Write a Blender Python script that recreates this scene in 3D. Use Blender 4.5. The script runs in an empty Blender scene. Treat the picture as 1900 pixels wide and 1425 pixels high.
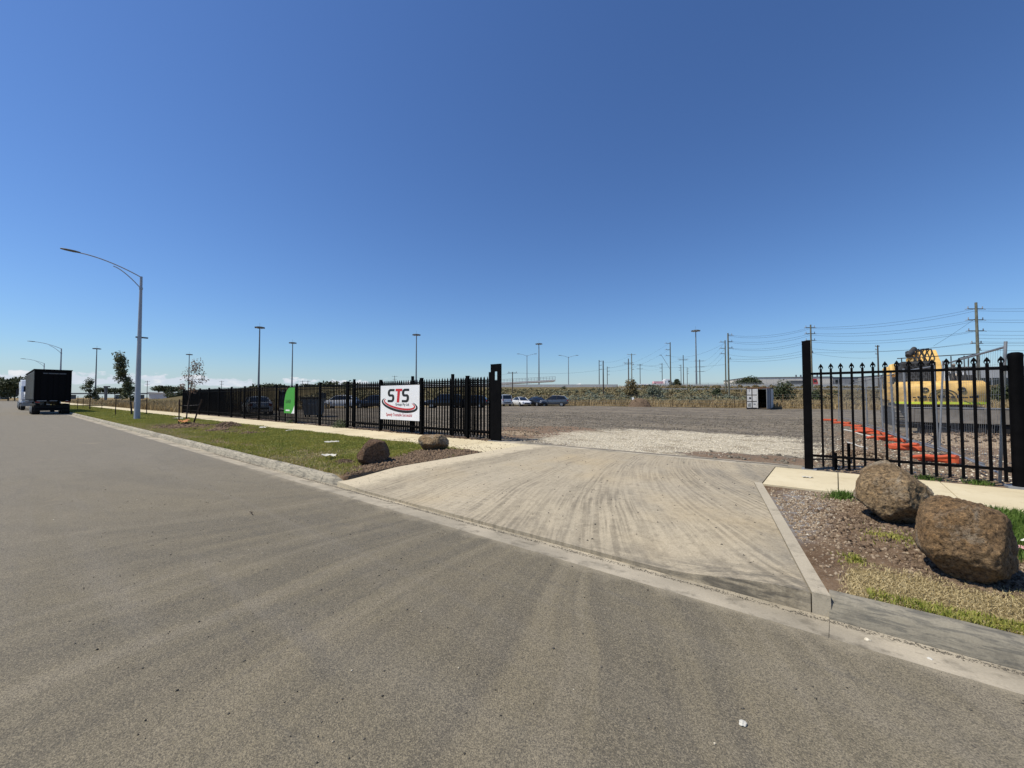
import bpy, bmesh, math, random
import numpy as np
from mathutils import Vector, Matrix, noise as mnoise

S = bpy.context.scene
C = S.collection
R = math.radians
rnd = random.Random(7)
nrs = np.random.RandomState(11)

# ------------------------------------------------------------------ camera
YAW = 38.70
PITCH = 1.89
cam_d = bpy.data.cameras.new('camera')
cam = bpy.data.objects.new('camera', cam_d)
C.objects.link(cam)
cam.location = (0, 0, 1.6)
cam.rotation_euler = (R(90 + PITCH), 0, R(YAW))
cam_d.sensor_width = 36
cam_d.lens = 36 * 750 / 1900
cam_d.clip_start = 0.05
cam_d.clip_end = 6000
S.camera = cam
FH = np.array([-math.sin(R(YAW)), math.cos(R(YAW))])
RH = np.array([math.cos(R(YAW)), math.sin(R(YAW))])

# ------------------------------------------------------------------ light
SUN_EL = 60.0
SUN_AZ = (-0.62, -0.785)
to_sun = Vector((SUN_AZ[0] * math.cos(R(SUN_EL)), SUN_AZ[1] * math.cos(R(SUN_EL)), math.sin(R(SUN_EL)))).normalized()
sun_d = bpy.data.lights.new('sun', 'SUN')
sun_d.energy = 5.0
sun_d.angle = R(0.53)
sun_d.color = (1.0, 0.925, 0.775)
sun = bpy.data.objects.new('sun', sun_d)
C.objects.link(sun)
sun.location = (-30, -30, 60)
sun.rotation_euler = to_sun.to_track_quat('Z', 'Y').to_euler()

W = bpy.data.worlds.new('World')
S.world = W
W.use_nodes = True
S.view_settings.view_transform = 'Standard'
S.view_settings.look = 'None'
S.view_settings.exposure = 0.0
S.view_settings.gamma = 1.0


class NT:
    """tiny node-tree writer"""
    def __init__(self, tree):
        self.t = tree
        self.t.nodes.clear()

    def n(self, typ, ins=None, **props):
        nd = self.t.nodes.new(typ)
        for k, v in props.items():
            setattr(nd, k, v)
        for k, v in (ins or {}).items():
            s = nd.inputs[k]
            if isinstance(v, bpy.types.NodeSocket):
                self.t.links.new(v, s)
            else:
                s.default_value = v
        return nd

    def m(self, op, a, b=0.0, c=0.0, clamp=False):
        nd = self.n('ShaderNodeMath', {0: a, 1: b, 2: c}, operation=op, use_clamp=clamp)
        return nd.outputs[0]

    def vm(self, op, a, b=(0, 0, 0)):
        nd = self.n('ShaderNodeVectorMath', {0: a, 1: b}, operation=op)
        return nd.outputs['Value'] if op in ('LENGTH', 'DOT_PRODUCT', 'DISTANCE') else nd.outputs[0]

    def mix(self, f, a, b, blend='MIX'):
        nd = self.t.nodes.new('ShaderNodeMix')
        nd.data_type = 'RGBA'
        nd.blend_type = blend
        nd.clamp_factor = True
        for s, v in ((nd.inputs[0], f), (nd.inputs[6], a), (nd.inputs[7], b)):
            if isinstance(v, bpy.types.NodeSocket):
                self.t.links.new(v, s)
            else:
                s.default_value = v if not isinstance(v, (tuple, list)) else (*v[:3], 1.0)
        return nd.outputs[2]

    def noise(self, vec, scale, detail=3.0, rough=0.55, dist=0.0):
        nd = self.n('ShaderNodeTexNoise', {'Vector': vec, 'Scale': scale, 'Detail': detail, 'Roughness': rough, 'Distortion': dist})
        return nd.outputs['Fac']

    def vor(self, vec, scale, feature='F1', out='Distance'):
        nd = self.n('ShaderNodeTexVoronoi', {'Vector': vec, 'Scale': scale}, feature=feature)
        return nd.outputs[out]

    def ramp(self, f, lo, hi, a=0.0, b=1.0):
        nd = self.n('ShaderNodeMapRange', {0: f, 1: lo, 2: hi, 3: a, 4: b}, clamp=True)
        return nd.outputs[0]

    def sstep(self, f, lo, hi, a=0.0, b=1.0):
        nd = self.n('ShaderNodeMapRange', {0: f, 1: lo, 2: hi, 3: a, 4: b}, clamp=True, interpolation_type='SMOOTHSTEP')
        return nd.outputs[0]

    def pos(self):
        return self.n('ShaderNodeNewGeometry').outputs['Position']

    def obj(self):
        return self.n('ShaderNodeTexCoord').outputs['Object']

    def xyz(self, v):
        return self.n('ShaderNodeSeparateXYZ', {0: v}).outputs

    def comb(self, x, y, z=0.0):
        return self.n('ShaderNodeCombineXYZ', {0: x, 1: y, 2: z}).outputs[0]

    def attr(self, name):
        return self.n('ShaderNodeAttribute', attribute_name=name).outputs['Fac']

    def out(self, color, rough=0.8, bump=None, bstr=0.3, bdist=0.02, metal=0.0, spec=0.5, **kw):
        ins = {'Base Color': color if isinstance(color, bpy.types.NodeSocket) else (*color[:3], 1.0), 'Roughness': rough, 'Metallic': metal, 'Specular IOR Level': spec}
        ins.update(kw)
        p = self.n('ShaderNodeBsdfPrincipled', ins)
        if bump is not None:
            b = self.n('ShaderNodeBump', {'Height': bump, 'Strength': bstr, 'Distance': bdist})
            self.t.links.new(b.outputs[0], p.inputs['Normal'])
        o = self.n('ShaderNodeOutputMaterial', {'Surface': p.outputs[0]})
        return p


def newmat(name):
    m = bpy.data.materials.new(name)
    m.use_nodes = True
    return m, NT(m.node_tree)


# ------------------------------------------------------------------ sky (world)
wt = NT(W.node_tree)
sky = wt.n('ShaderNodeTexSky', sky_type='NISHITA', sun_disc=False)
sky.sun_elevation = R(SUN_EL)
sky.sun_rotation = math.atan2(to_sun.x, to_sun.y)
sky.altitude = 0
sky.air_density = 1.15
sky.dust_density = 0.35
sky.ozone_density = 2.6
wdir = wt.n('ShaderNodeTexCoord').outputs['Generated']
wx = wt.xyz(wdir)
az = wt.m('ARCTAN2', wx[1], wx[0])
el = wt.m('ARCSINE', wx[2])
# low cumulus along the horizon: cells in azimuth, flat bases, puffy tops
cv = wt.comb(wt.m('MULTIPLY', az, 24.0), wt.m('MULTIPLY', el, 52.0), 3.7)
cn = wt.noise(cv, 1.0, 6.0, 0.6)
cbig = wt.noise(wt.comb(wt.m('MULTIPLY', az, 0.9), 7.3, 0.0), 1.0, 1.0, 0.4)
band = wt.m('MULTIPLY', wt.sstep(el, 0.014, 0.026), wt.sstep(el, 0.062, 0.030))
cov = wt.m('MULTIPLY_ADD', wt.m('SUBTRACT', cbig, 0.5), 0.75, wt.m('MULTIPLY', wt.m('SUBTRACT', band, 1.0), 0.45))
cmask = wt.sstep(wt.m('ADD', cn, cov), 0.52, 0.60)
skyg = wt.n('ShaderNodeGamma', {'Color': sky.outputs[0], 'Gamma': 1.15}).outputs[0]
skyc = wt.mix(1.0, skyg, (0.565, 0.72, 0.95), 'MULTIPLY')
# pale summer haze lying low all round the horizon
hz = wt.m('MULTIPLY', wt.sstep(el, 0.10, 0.0), 0.45)
skyc = wt.mix(hz, skyc, (5.0, 6.1, 7.4))
whitec = wt.mix(wt.sstep(cn, 0.5, 0.75), (6.4, 7.1, 8.0), (9.0, 9.0, 9.2))
skyc = wt.mix(wt.m('MULTIPLY', cmask, 0.95), skyc, whitec)
bg = wt.n('ShaderNodeBackground', {'Color': skyc, 'Strength': 0.1})
wt.n('ShaderNodeOutputWorld', {'Surface': bg.outputs[0]})


# ------------------------------------------------------------------ object helpers
def prop(o, label=None, cat=None, group=None, kind=None):
    if label: o['label'] = label
    if cat: o['category'] = cat
    if group: o['group'] = group
    if kind: o['kind'] = kind
    return o


def thing(name, label, cat, loc=(0, 0, 0), rz=0.0, group=None):
    o = bpy.data.objects.new(name, None)
    o.empty_display_size = 0.3
    C.objects.link(o)
    o.location = loc
    o.rotation_euler = (0, 0, rz)
    return prop(o, label, cat, group)


def link(name, me, parent=None, loc=(0, 0, 0), rot=(0, 0, 0), scale=None):
    o = bpy.data.objects.new(name, me)
    C.objects.link(o)
    o.location = loc
    o.rotation_euler = rot
    if scale is not None:
        o.scale = scale
    if parent is not None:
        o.parent = parent
    return o


def copy_tree(o, parent=None):
    c = o.copy()
    C.objects.link(c)
    c.parent = parent
    for ch in [x for x in bpy.data.objects if x.parent == o]:
        copy_tree(ch, c)
    return c


class MB:
    def __init__(self):
        self.v = []
        self.f = []

    def add(self, vs, fs):
        b = len(self.v)
        self.v += [tuple(p) for p in vs]
        self.f += [tuple(b + i for i in f) for f in fs]
        return self

    def box(self, c, s, rz=0.0, taper=1.0):
        x, y, z = [k / 2 for k in s]
        P = []
        for dz, t in ((-z, 1.0), (z, taper)):
            for dx, dy in ((-x, -y), (x, -y), (x, y), (-x, y)):
                px, py = dx * t, dy * t
                if rz:
                    px, py = px * math.cos(rz) - py * math.sin(rz), px * math.sin(rz) + py * math.cos(rz)
                P.append((c[0] + px, c[1] + py, c[2] + dz))
        return self.add(P, [(0, 3, 2, 1), (4, 5, 6, 7), (0, 1, 5, 4), (1, 2, 6, 5), (2, 3, 7, 6), (3, 0, 4, 7)])

    def tube(self, pts, rad, n=8, cap=True, phase=0.0):
        pts = [Vector(p) for p in pts]
        if not isinstance(rad, (list, tuple)):
            rad = [rad] * len(pts)
        rings = []
        up = Vector((0, 0, 1))
        prev = None
        for i, p in enumerate(pts):
            d = (pts[min(i + 1, len(pts) - 1)] - pts[max(i - 1, 0)]).normalized()
            if prev is None:
                a = d.cross(up)
                if a.length < 1e-3:
                    a = d.cross(Vector((0, 1, 0)))
                a.normalize()
            else:
                a = (prev - d * prev.dot(d))
                a.normalize()
            prev = a
            b = d.cross(a)
            rings.append([p + (a * math.cos(phase + 2 * math.pi * k / n) + b * math.sin(phase + 2 * math.pi * k / n)) * rad[i] for k in range(n)])
        vs = [q for r in rings for q in r]
        fs = []
        for i in range(len(pts) - 1):
            for k in range(n):
                k2 = (k + 1) % n
                fs.append((i * n + k, i * n + k2, (i + 1) * n + k2, (i + 1) * n + k))
        if cap:
            fs.append(tuple(range(n - 1, -1, -1)))
            fs.append(tuple((len(pts) - 1) * n + k for k in range(n)))
        return self.add(vs, fs)

    def bar(self, a, b, w, h=None):
        """square section bar from a to b"""
        r = w / 2 * math.sqrt(2)
        return self.tube([a, b], r, 4, True, math.pi / 4)

    def prism(self, poly, a, b, axis='y'):
        """extrude a 2D polygon; axis y: poly in xz; x: poly in yz; z: poly in xy"""
        n = len(poly)
        def p3(p, t):
            if axis == 'y': return (p[0], t, p[1])
            if axis == 'x': return (t, p[0], p[1])
            return (p[0], p[1], t)
        vs = [p3(p, a) for p in poly] + [p3(p, b) for p in poly]
        fs = [tuple(range(n)), tuple(range(2 * n - 1, n - 1, -1))]
        for i in range(n):
            j = (i + 1) % n
            fs.append((i, i + n, j + n, j))
        return self.add(vs, fs)

    def loft(self, rings, cap=True, closed=True):
        n = len(rings[0])
        vs = [q for r in rings for q in r]
        fs = []
        for i in range(len(rings) - 1):
            for k in range(n if closed else n - 1):
                k2 = (k + 1) % n
                fs.append((i * n + k, i * n + k2, (i + 1) * n + k2, (i + 1) * n + k))
        if cap:
            fs.append(tuple(range(n - 1, -1, -1)))
            fs.append(tuple((len(rings) - 1) * n + k for k in range(n)))
        return self.add(vs, fs)

    def mesh(self, name, mat, smooth=False, fix=True, bevel=0.0, bseg=2):
        me = bpy.data.meshes.new(name)
        me.from_pydata(self.v, [], self.f)
        if fix or bevel:
            bm = bmesh.new()
            bm.from_mesh(me)
            if bevel:
                es = [e for e in bm.edges if len(e.link_faces) == 2 and e.calc_face_angle(0) > 0.5]
                bmesh.ops.bevel(bm, geom=es, offset=bevel, segments=bseg, affect='EDGES', profile=0.6)
            bmesh.ops.recalc_face_normals(bm, faces=bm.faces)
            bm.to_mesh(me)
            bm.free()
        if smooth:
            me.polygons.foreach_set('use_smooth', [True] * len(me.polygons))
            try:
                me.set_sharp_from_angle(angle=R(38))
            except Exception:
                pass
        if mat is not None:
            me.materials.append(mat)
        me.update()
        return me

    def build(self, name, mat, parent=None, loc=(0, 0, 0), rot=(0, 0, 0), **k):
        return link(name, self.mesh(name, mat, **k), parent, loc, rot)


def np_mesh(name, V, F, mat, smooth=False, nper=None):
    """V (n,3) array, F (m,k) array, all faces with k corners"""
    me = bpy.data.meshes.new(name)
    V = np.asarray(V, dtype=np.float32)
    F = np.asarray(F, dtype=np.int32)
    m, k = F.shape
    me.vertices.add(len(V))
    me.vertices.foreach_set('co', V.ravel())
    me.loops.add(m * k)
    me.loops.foreach_set('vertex_index', F.ravel())
    me.polygons.add(m)
    me.polygons.foreach_set('loop_start', np.arange(0, m * k, k, dtype=np.int32))
    if smooth:
        me.polygons.foreach_set('use_smooth', np.ones(m, dtype=bool))
    me.update(calc_edges=True)
    me.validate()
    if mat is not None:
        me.materials.append(mat)
    return me


def set_attr(me, name, vals):
    a = me.attributes.new(name, 'FLOAT', 'POINT')
    a.data.foreach_set('value', np.asarray(vals, dtype=np.float32))


def fbm(x, y, sc, seed=0.0, oct=4):
    return mnoise.fractal(Vector((x * sc + seed, y * sc - seed * 1.7, seed * 0.37)), 1.0, 2.0, oct)


def vnoise2(X, Y, sc, seed=0, oct=3):
    """vectorised value noise, roughly -1..1"""
    out = np.zeros_like(X, dtype=np.float64)
    amp = 1.0
    tot = 0.0
    for o in range(oct):
        x = X * sc + 17.3 * (o + 1) + seed * 3.1
        y = Y * sc - 9.1 * (o + 1) + seed * 7.7
        xi = np.floor(x); yi = np.floor(y)
        fx = x - xi; fy = y - yi
        fx = fx * fx * (3 - 2 * fx); fy = fy * fy * (3 - 2 * fy)
        def h(a, b):
            s = np.sin(a * 127.1 + b * 311.7 + seed * 13.7) * 43758.5453
            return (s - np.floor(s)) * 2 - 1
        v = (h(xi, yi) * (1 - fx) + h(xi + 1, yi) * fx) * (1 - fy) + (h(xi, yi + 1) * (1 - fx) + h(xi + 1, yi + 1) * fx) * fy
        out += v * amp
        tot += amp
        amp *= 0.5
        sc *= 2.0
    return out / tot


def grid_mesh(name, xs, ys, zfun, mat, attrs=None, smooth=True, warp=None):
    X, Y = np.meshgrid(np.asarray(xs, float), np.asarray(ys, float), indexing='ij')
    if warp:
        X, Y = warp(X, Y)
    Z = zfun(X, Y) if callable(zfun) else np.full_like(X, zfun)
    nx, ny = X.shape
    V = np.stack([X.ravel(), Y.ravel(), Z.ravel()], 1)
    I = np.arange(nx * ny).reshape(nx, ny)
    F = np.stack([I[:-1, :-1].ravel(), I[1:, :-1].ravel(), I[1:, 1:].ravel(), I[:-1, 1:].ravel()], 1)
    me = np_mesh(name, V, F, mat, smooth)
    for k, fn in (attrs or {}).items():
        set_attr(me, k, fn(X, Y).ravel())
    return me


def blades(name, P, h, w, mat, lean=0.5, wind=(0.3, 0.2)):
    """grass blades at P (n,3); h,w arrays; quad + tip triangles kept as 2 quads-free tris"""
    n = len(P)
    a = nrs.rand(n) * 2 * np.pi
    d = np.stack([np.cos(a), np.sin(a), np.zeros(n)], 1)
    la = nrs.rand(n) * 2 * np.pi
    lv = np.stack([np.cos(la) + wind[0], np.sin(la) + wind[1], np.zeros(n)], 1) * (lean * nrs.rand(n))[:, None]
    hh = h[:, None]; ww = w[:, None]
    b0 = P - d * ww / 2
    b1 = P + d * ww / 2
    mid = P + lv * hh * 0.35 + np.array([0, 0, 0.6]) * hh
    m0 = mid - d * ww * 0.38
    m1 = mid + d * ww * 0.38
    tip = P + lv * hh + np.array([0, 0, 1.0]) * hh * (1 - 0.25 * np.linalg.norm(lv, axis=1))[:, None]
    V = np.stack([b0, b1, m1, m0, tip], 1).reshape(-1, 3)
    i = np.arange(n) * 5
    F = np.concatenate([np.stack([i, i + 1, i + 2], 1), np.stack([i, i + 2, i + 3], 1), np.stack([i + 3, i + 2, i + 4], 1)])
    return np_mesh(name, V, F, mat)


_oct = None
def chips(name, P, size, mat, flat=0.6, smooth=False):
    """small angular stones at P with radii size"""
    n = len(P)
    base = np.array([[1, 0, 0], [0, 1, 0], [-1, 0, 0], [0, -1, 0], [0, 0, 1], [0, 0, -1], [0.7, 0.7, 0.45], [-0.7, 0.6, -0.4]], float)[:6]
    V = np.repeat(base[None], n, 0)
    V = V * (0.65 + 0.7 * nrs.rand(n, 6, 1))
    V[:, :, 2] *= flat
    a = nrs.rand(n) * 2 * np.pi
    t = (nrs.rand(n) - 0.5) * 1.2
    ca, sa, ct, st = np.cos(a), np.sin(a), np.cos(t), np.sin(t)
    x = V[:, :, 0]; y = V[:, :, 1]; z = V[:, :, 2]
    y2 = y * ct[:, None] - z * st[:, None]
    z2 = y * st[:, None] + z * ct[:, None]
    x3 = x * ca[:, None] - y2 * sa[:, None]
    y3 = x * sa[:, None] + y2 * ca[:, None]
    V = np.stack([x3, y3, z2], 2) * size[:, None, None] + P[:, None, :]
    tri = np.array([[0, 1, 4], [1, 2, 4], [2, 3, 4], [3, 0, 4], [1, 0, 5], [2, 1, 5], [3, 2, 5], [0, 3, 5]])
    F = (np.arange(n)[:, None, None] * 6 + tri[None]).reshape(-1, 3)
    return np_mesh(name, V.reshape(-1, 3), F, mat, smooth)


def leaf_quads(P, Nn, size, aspect=0.6):
    """leaf quads at P facing roughly Nn"""
    n = len(P)
    a = nrs.randn(n, 3)
    Nn = Nn / (np.linalg.norm(Nn, axis=1)[:, None] + 1e-6)
    u = np.cross(Nn, a)
    u /= (np.linalg.norm(u, axis=1)[:, None] + 1e-6)
    v = np.cross(Nn, u)
    s = size[:, None]
    V = np.stack([P - u * s, P - v * s * aspect, P + u * s, P + v * s * aspect], 1).reshape(-1, 3)
    F = (np.arange(n)[:, None] * 4 + np.arange(4)[None])
    return V, F

# ================================================================== materials
M = {}


def simple(name, col, rough=0.6, metal=0.0, spec=0.5, var=0.12, scale=6.0, bump=0.0, bscale=40.0, **kw):
    """painted / plain material with slight wear so that it is never one flat colour"""
    m, t = newmat(name)
    p = t.obj()
    f = t.noise(p, scale, 4.0, 0.6)
    dark = tuple(c * (1 - var * 1.6) for c in col)
    lite = tuple(min(1, c * (1 + var)) for c in col)
    c = t.mix(t.ramp(f, 0.3, 0.7), dark, lite)
    r = t.ramp(f, 0.3, 0.7, max(0.02, rough - 0.08), min(1, rough + 0.1))
    b = t.noise(p, bscale, 3.0, 0.6) if bump else None
    t.out(c, r, b, bump, 0.01, metal, spec, **kw)
    M[name] = m
    return m


def track_bands(t, p, cx, cy, fine=26.0, coarse=2.2, seed=0.0):
    """tyre tracks that sweep round a turning centre (cx,cy): returns (bands, grooves)"""
    v = t.vm('SUBTRACT', p, (cx, cy, 0))
    xy = t.xyz(v)
    r = t.m('SQRT', t.m('ADD', t.m('MULTIPLY', xy[0], xy[0]), t.m('MULTIPLY', xy[1], xy[1])))
    a = t.m('ARCTAN2', xy[1], xy[0])
    wob = t.m('MULTIPLY_ADD', t.noise(p, 0.5, 1.0), 0.5, r)
    cv = t.comb(wob, t.m('MULTIPLY', a, 1.1), seed)
    fv = t.comb(wob, t.m('MULTIPLY', a, 0.8), seed + 5.0)
    return t.noise(cv, coarse, 2.0, 0.5), t.noise(fv, fine, 2.0, 0.6)


def gate_fan(t, p):
    """lines that leave the gateway together and swing out towards the street: returns (u, y)"""
    q = t.xyz(p)
    s = t.m('MAXIMUM', t.m('SUBTRACT', 10.4, q[1]), 0.05)
    A = t.m('ADD', t.m('MULTIPLY', s, 0.15), t.m('MULTIPLY', t.m('MULTIPLY', s, s), 0.10))
    X = t.m('ADD', q[0], 6.8)
    disc = t.m('MAXIMUM', t.m('MULTIPLY_ADD', t.m('MULTIPLY', A, 4.0), X, 21.16), 0.05)
    u = t.m('DIVIDE', t.m('SUBTRACT', t.m('SQRT', disc), 4.6), t.m('MULTIPLY', A, 2.0))
    u = t.m('MULTIPLY', u, 4.6)
    u = t.m('MULTIPLY_ADD', t.m('SUBTRACT', t.noise(p, 0.45, 1.0), 0.5), 0.07, u)
    return u, q[1]


def make_asphalt():
    m, t = newmat('asphalt')
    p = t.pos()
    q = t.xyz(p)
    big = t.noise(p, 0.35, 3.0, 0.55)
    med = t.noise(p, 2.3, 4.0, 0.6)
    # dust carried out of the yard lies thickest round the crossing
    dx = t.m('MULTIPLY', t.m('ADD', q[0], 2.5), 0.085)
    dy = t.m('MULTIPLY', t.m('SUBTRACT', q[1], 2.0), 0.16)
    dd = t.m('SQRT', t.m('ADD', t.m('MULTIPLY', dx, dx), t.m('MULTIPLY', dy, dy)))
    dust = t.ramp(t.m('MULTIPLY_ADD', t.m('SUBTRACT', big, 0.5), 0.7, dd), 0.15, 1.1, 1.0, 0.0)
    col = t.mix(dust, (0.225, 0.202, 0.158), (0.216, 0.183, 0.118))
    col = t.mix(t.ramp(med, 0.38, 0.68), t.mix(0.8, col, (0.86, 0.86, 0.86), 'MULTIPLY'), col)
    # tyre sweeps in and out of the gate
    fu, fy = gate_fan(t, p)
    fv = t.xyz(t.vm('SUBTRACT', p, (-4.4, 9.6, 0)))
    fang = t.m('ARCTAN2', fv[1], fv[0])
    frad = t.m('SQRT', t.m('ADD', t.m('MULTIPLY', fv[0], fv[0]), t.m('MULTIPLY', fv[1], fv[1])))
    fwob = t.m('MULTIPLY_ADD', t.noise(p, 0.35, 1.0), 0.10, fang)
    b1 = t.noise(t.comb(t.m('MULTIPLY', fwob, 22.0), t.m('MULTIPLY', frad, 0.16), 4.0), 1.0, 3.0, 0.55)
    b3 = t.noise(t.comb(t.m('MULTIPLY', fwob, 60.0), t.m('MULTIPLY', frad, 0.30), 9.0), 1.0, 2.0, 0.55)
    b2, g2 = track_bands(t, p, -13.0, 9.5, 18.0, 1.8, 3.0)
    near2 = t.m('MULTIPLY', t.sstep(q[0], -1.0, -5.0), t.ramp(dd, 1.6, 0.4))
    near = t.m('MULTIPLY', t.sstep(frad, 13.0, 7.5), t.sstep(q[0], -9.0, -4.5))
    f1 = t.m('MULTIPLY', t.m('MULTIPLY', t.ramp(b1, 0.44, 0.62), near), 0.66)
    f3 = t.m('MULTIPLY', t.m('MULTIPLY', t.ramp(b3, 0.50, 0.62), near), 0.42)
    f4 = t.m('MULTIPLY', t.m('MULTIPLY', t.ramp(b1, 0.46, 0.32), near), 0.65)
    f2 = t.m('MULTIPLY', t.m('MULTIPLY', t.ramp(b2, 0.47, 0.68), near2), 0.38)
    col = t.mix(f1, col, (0.112, 0.100, 0.076))
    col = t.mix(f3, col, (0.095, 0.085, 0.066))
    col = t.mix(f4, col, (0.255, 0.222, 0.165))
    col = t.mix(f2, col, (0.088, 0.085, 0.076))
    # long faint wheel paths and scuffs along the street
    st = t.noise(t.comb(t.m('MULTIPLY', q[0], 0.10), t.m('MULTIPLY', q[1], 1.5), 2.0), 1.0, 4.0, 0.6, 0.6)
    col = t.mix(t.m('MULTIPLY', t.ramp(st, 0.52, 0.72), 0.45), col, (0.235, 0.212, 0.176))
    sk = t.noise(t.comb(t.m('MULTIPLY', q[0], 0.35), t.m('MULTIPLY', q[1], 3.0), 7.0), 1.0, 5.0, 0.65, 1.2)
    col = t.mix(t.m('MULTIPLY', t.ramp(sk, 0.60, 0.70), 0.35), col, (0.085, 0.083, 0.08))
    # aggregate
    ag = t.vor(p, 165.0)
    ag2 = t.noise(p, 190.0, 2.0, 0.7)
    agc = t.n('ShaderNodeTexVoronoi', {'Vector': p, 'Scale': 150.0}).outputs['Color']
    agv = t.xyz(agc)[0]
    col = t.mix(t.ramp(agv, 0.45, 1.0, 0.0, 0.52), col, (0.34, 0.288, 0.20))
    col = t.mix(t.ramp(agv, 0.40, 0.0, 0.0, 0.60), col, (0.080, 0.069, 0.050))
    col = t.mix(t.ramp(ag, 0.45, 0.75, 0.0, 0.55), col, (0.05, 0.047, 0.042))
    # dust and fine silt washed onto the asphalt edge, ragged outline
    ed = t.m('MULTIPLY_ADD', t.noise(p, 3.2, 5.0, 0.65), 0.55, t.m('MULTIPLY', t.m('SUBTRACT', q[1], 3.46), 0.9))
    col = t.mix(t.m('MULTIPLY', t.ramp(ed, 0.16, 0.36), t.m('MULTIPLY', t.sstep(q[0], -16.0, -7.0), 0.65)), col, (0.34, 0.295, 0.215))
    du = t.noise(t.vm('ADD', p, (11.0, 3.0, 0)), 0.9, 5.0, 0.65)
    col = t.mix(t.m('MULTIPLY', t.ramp(du, 0.62, 0.76), 0.5), col, (0.30, 0.25, 0.17))
    hgt = t.m('MULTIPLY_ADD', ag2, 0.5, t.m('SUBTRACT', 1.0, ag))
    t.out(col, 0.88, hgt, 0.55, 0.006, 0.0, 0.3)
    M['asphalt'] = m


def make_drive():
    m, t = newmat('driveway_concrete')
    p = t.pos()
    q = t.xyz(p)
    big = t.noise(p, 0.55, 4.0, 0.6)
    med = t.noise(p, 3.5, 5.0, 0.65)
    col = t.mix(t.ramp(big, 0.35, 0.65), (0.395, 0.342, 0.252), (0.455, 0.395, 0.288))
    # brown soil walked and driven in from the yard
    yel = t.noise(t.vm('ADD', p, (3.1, 8.0, 0)), 0.42, 3.0, 0.6)
    col = t.mix(t.m('MULTIPLY', t.ramp(yel, 0.50, 0.72), 0.65), col, (0.46, 0.36, 0.21))
    col = t.mix(t.m('MULTIPLY', t.m('MULTIPLY', t.sstep(q[1], 7.2, 9.6), t.ramp(med, 0.35, 0.7)), 0.55), col, (0.40, 0.33, 0.225))
    fu, fy = gate_fan(t, p)
    # straight tracks on the other half
    wob = fu
    band = t.noise(t.comb(fu, t.m('MULTIPLY', q[1], 0.13), 3.0), 1.6, 3.0, 0.6)
    gn = t.noise(t.comb(t.m('MULTIPLY', fu, 30.0), t.m('MULTIPLY', q[1], 0.8), 8.0), 1.0, 2.0, 0.6)
    tread = t.m('MULTIPLY', t.m('SINE', t.m('MULTIPLY', fu, 118.0)), 0.5)
    tm = t.ramp(t.noise(t.comb(t.m('MULTIPLY', fu, 3.2), t.m('MULTIPLY', q[1], 0.25), 31.0), 1.0, 2.0, 0.5), 0.46, 0.60)
    groove = t.m('MULTIPLY_ADD', t.m('MULTIPLY', tread, tm), 0.26, gn)
    fb = t.ramp(band, 0.42, 0.60)
    fg = t.ramp(groove, 0.48, 0.58)
    fl = t.ramp(groove, 0.46, 0.36)
    br = t.ramp(t.noise(p, 1.6, 4.0, 0.65), 0.32, 0.58, 0.25, 1.0)
    col = t.mix(t.m('MULTIPLY', t.m('MULTIPLY', fb, br), 0.48), col, (0.275, 0.238, 0.176))
    gf = t.m('MULTIPLY_ADD', fb, 0.65, 0.35)
    col = t.mix(t.m('MULTIPLY', t.m('MULTIPLY', gf, fg), t.m('MULTIPLY', br, 0.62)), col, (0.180, 0.155, 0.114))
    col = t.mix(t.m('MULTIPLY', t.m('MULTIPLY', gf, fl), t.m('MULTIPLY', br, 0.45)), col, (0.54, 0.465, 0.335))
    # grey rubber smears on the street side
    rs = t.noise(t.comb(t.m('MULTIPLY', fu, 2.2), t.m('MULTIPLY', q[1], 0.4), 21.0), 1.0, 4.0, 0.65)
    col = t.mix(t.m('MULTIPLY', t.m('MULTIPLY', t.ramp(rs, 0.48, 0.66), t.sstep(q[0], -4.2, -1.2)), 0.55), col, (0.165, 0.157, 0.138))
    # cleat marks of a tracked machine: short cross bars within one band
    cl = t.m('SINE', t.m('MULTIPLY', q[1], 75.0))
    clm = t.m('MULTIPLY', t.m('MULTIPLY', t.ramp(cl, 0.1, 0.8), t.ramp(t.noise(t.comb(wob, t.m('MULTIPLY', q[1], 0.2), 12.0), 1.4, 1.0), 0.56, 0.64)), 0.30)
    col = t.mix(clm, col, (0.46, 0.41, 0.33))
    # clean pale concrete along the left edge
    cl2 = t.m('MULTIPLY', t.sstep(t.m('MULTIPLY_ADD', t.m('SUBTRACT', med, 0.5), 0.9, q[0]), -6.35, -6.75), 0.8)
    col = t.mix(cl2, col, (0.62, 0.54, 0.39))
    mot = t.noise(p, 11.0, 6.0, 0.75)
    col = t.mix(t.ramp(mot, 0.52, 0.68, 0.0, 0.55), col, (0.50, 0.43, 0.31))
    col = t.mix(t.ramp(mot, 0.47, 0.33, 0.0, 0.55), col, (0.20, 0.172, 0.125))
    fine = t.noise(p, 60.0, 4.0, 0.7)
    col = t.mix(t.ramp(fine, 0.35, 0.65, 0.0, 0.6), col, t.mix(1.0, col, (0.62, 0.60, 0.57), 'MULTIPLY'))
    col = t.mix(t.ramp(t.vor(p, 9.0), 0.045, 0.03, 0.0, 0.8), col, (0.06, 0.055, 0.045))
    # black rubber scuffed on where wheels ride over the corner, pale drag marks beside it
    sc = t.noise(t.comb(t.m('MULTIPLY', q[0], 1.6), t.m('MULTIPLY', q[1], 7.0), t.m('MULTIPLY', q[2], 9.0)), 1.6, 5.0, 0.7, 0.6)
    scm = t.m('MULTIPLY', t.m('MULTIPLY', t.sstep(q[0], -2.6, -0.6), t.sstep(q[1], 4.35, 3.84)), t.ramp(sc, 0.42, 0.58))
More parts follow.
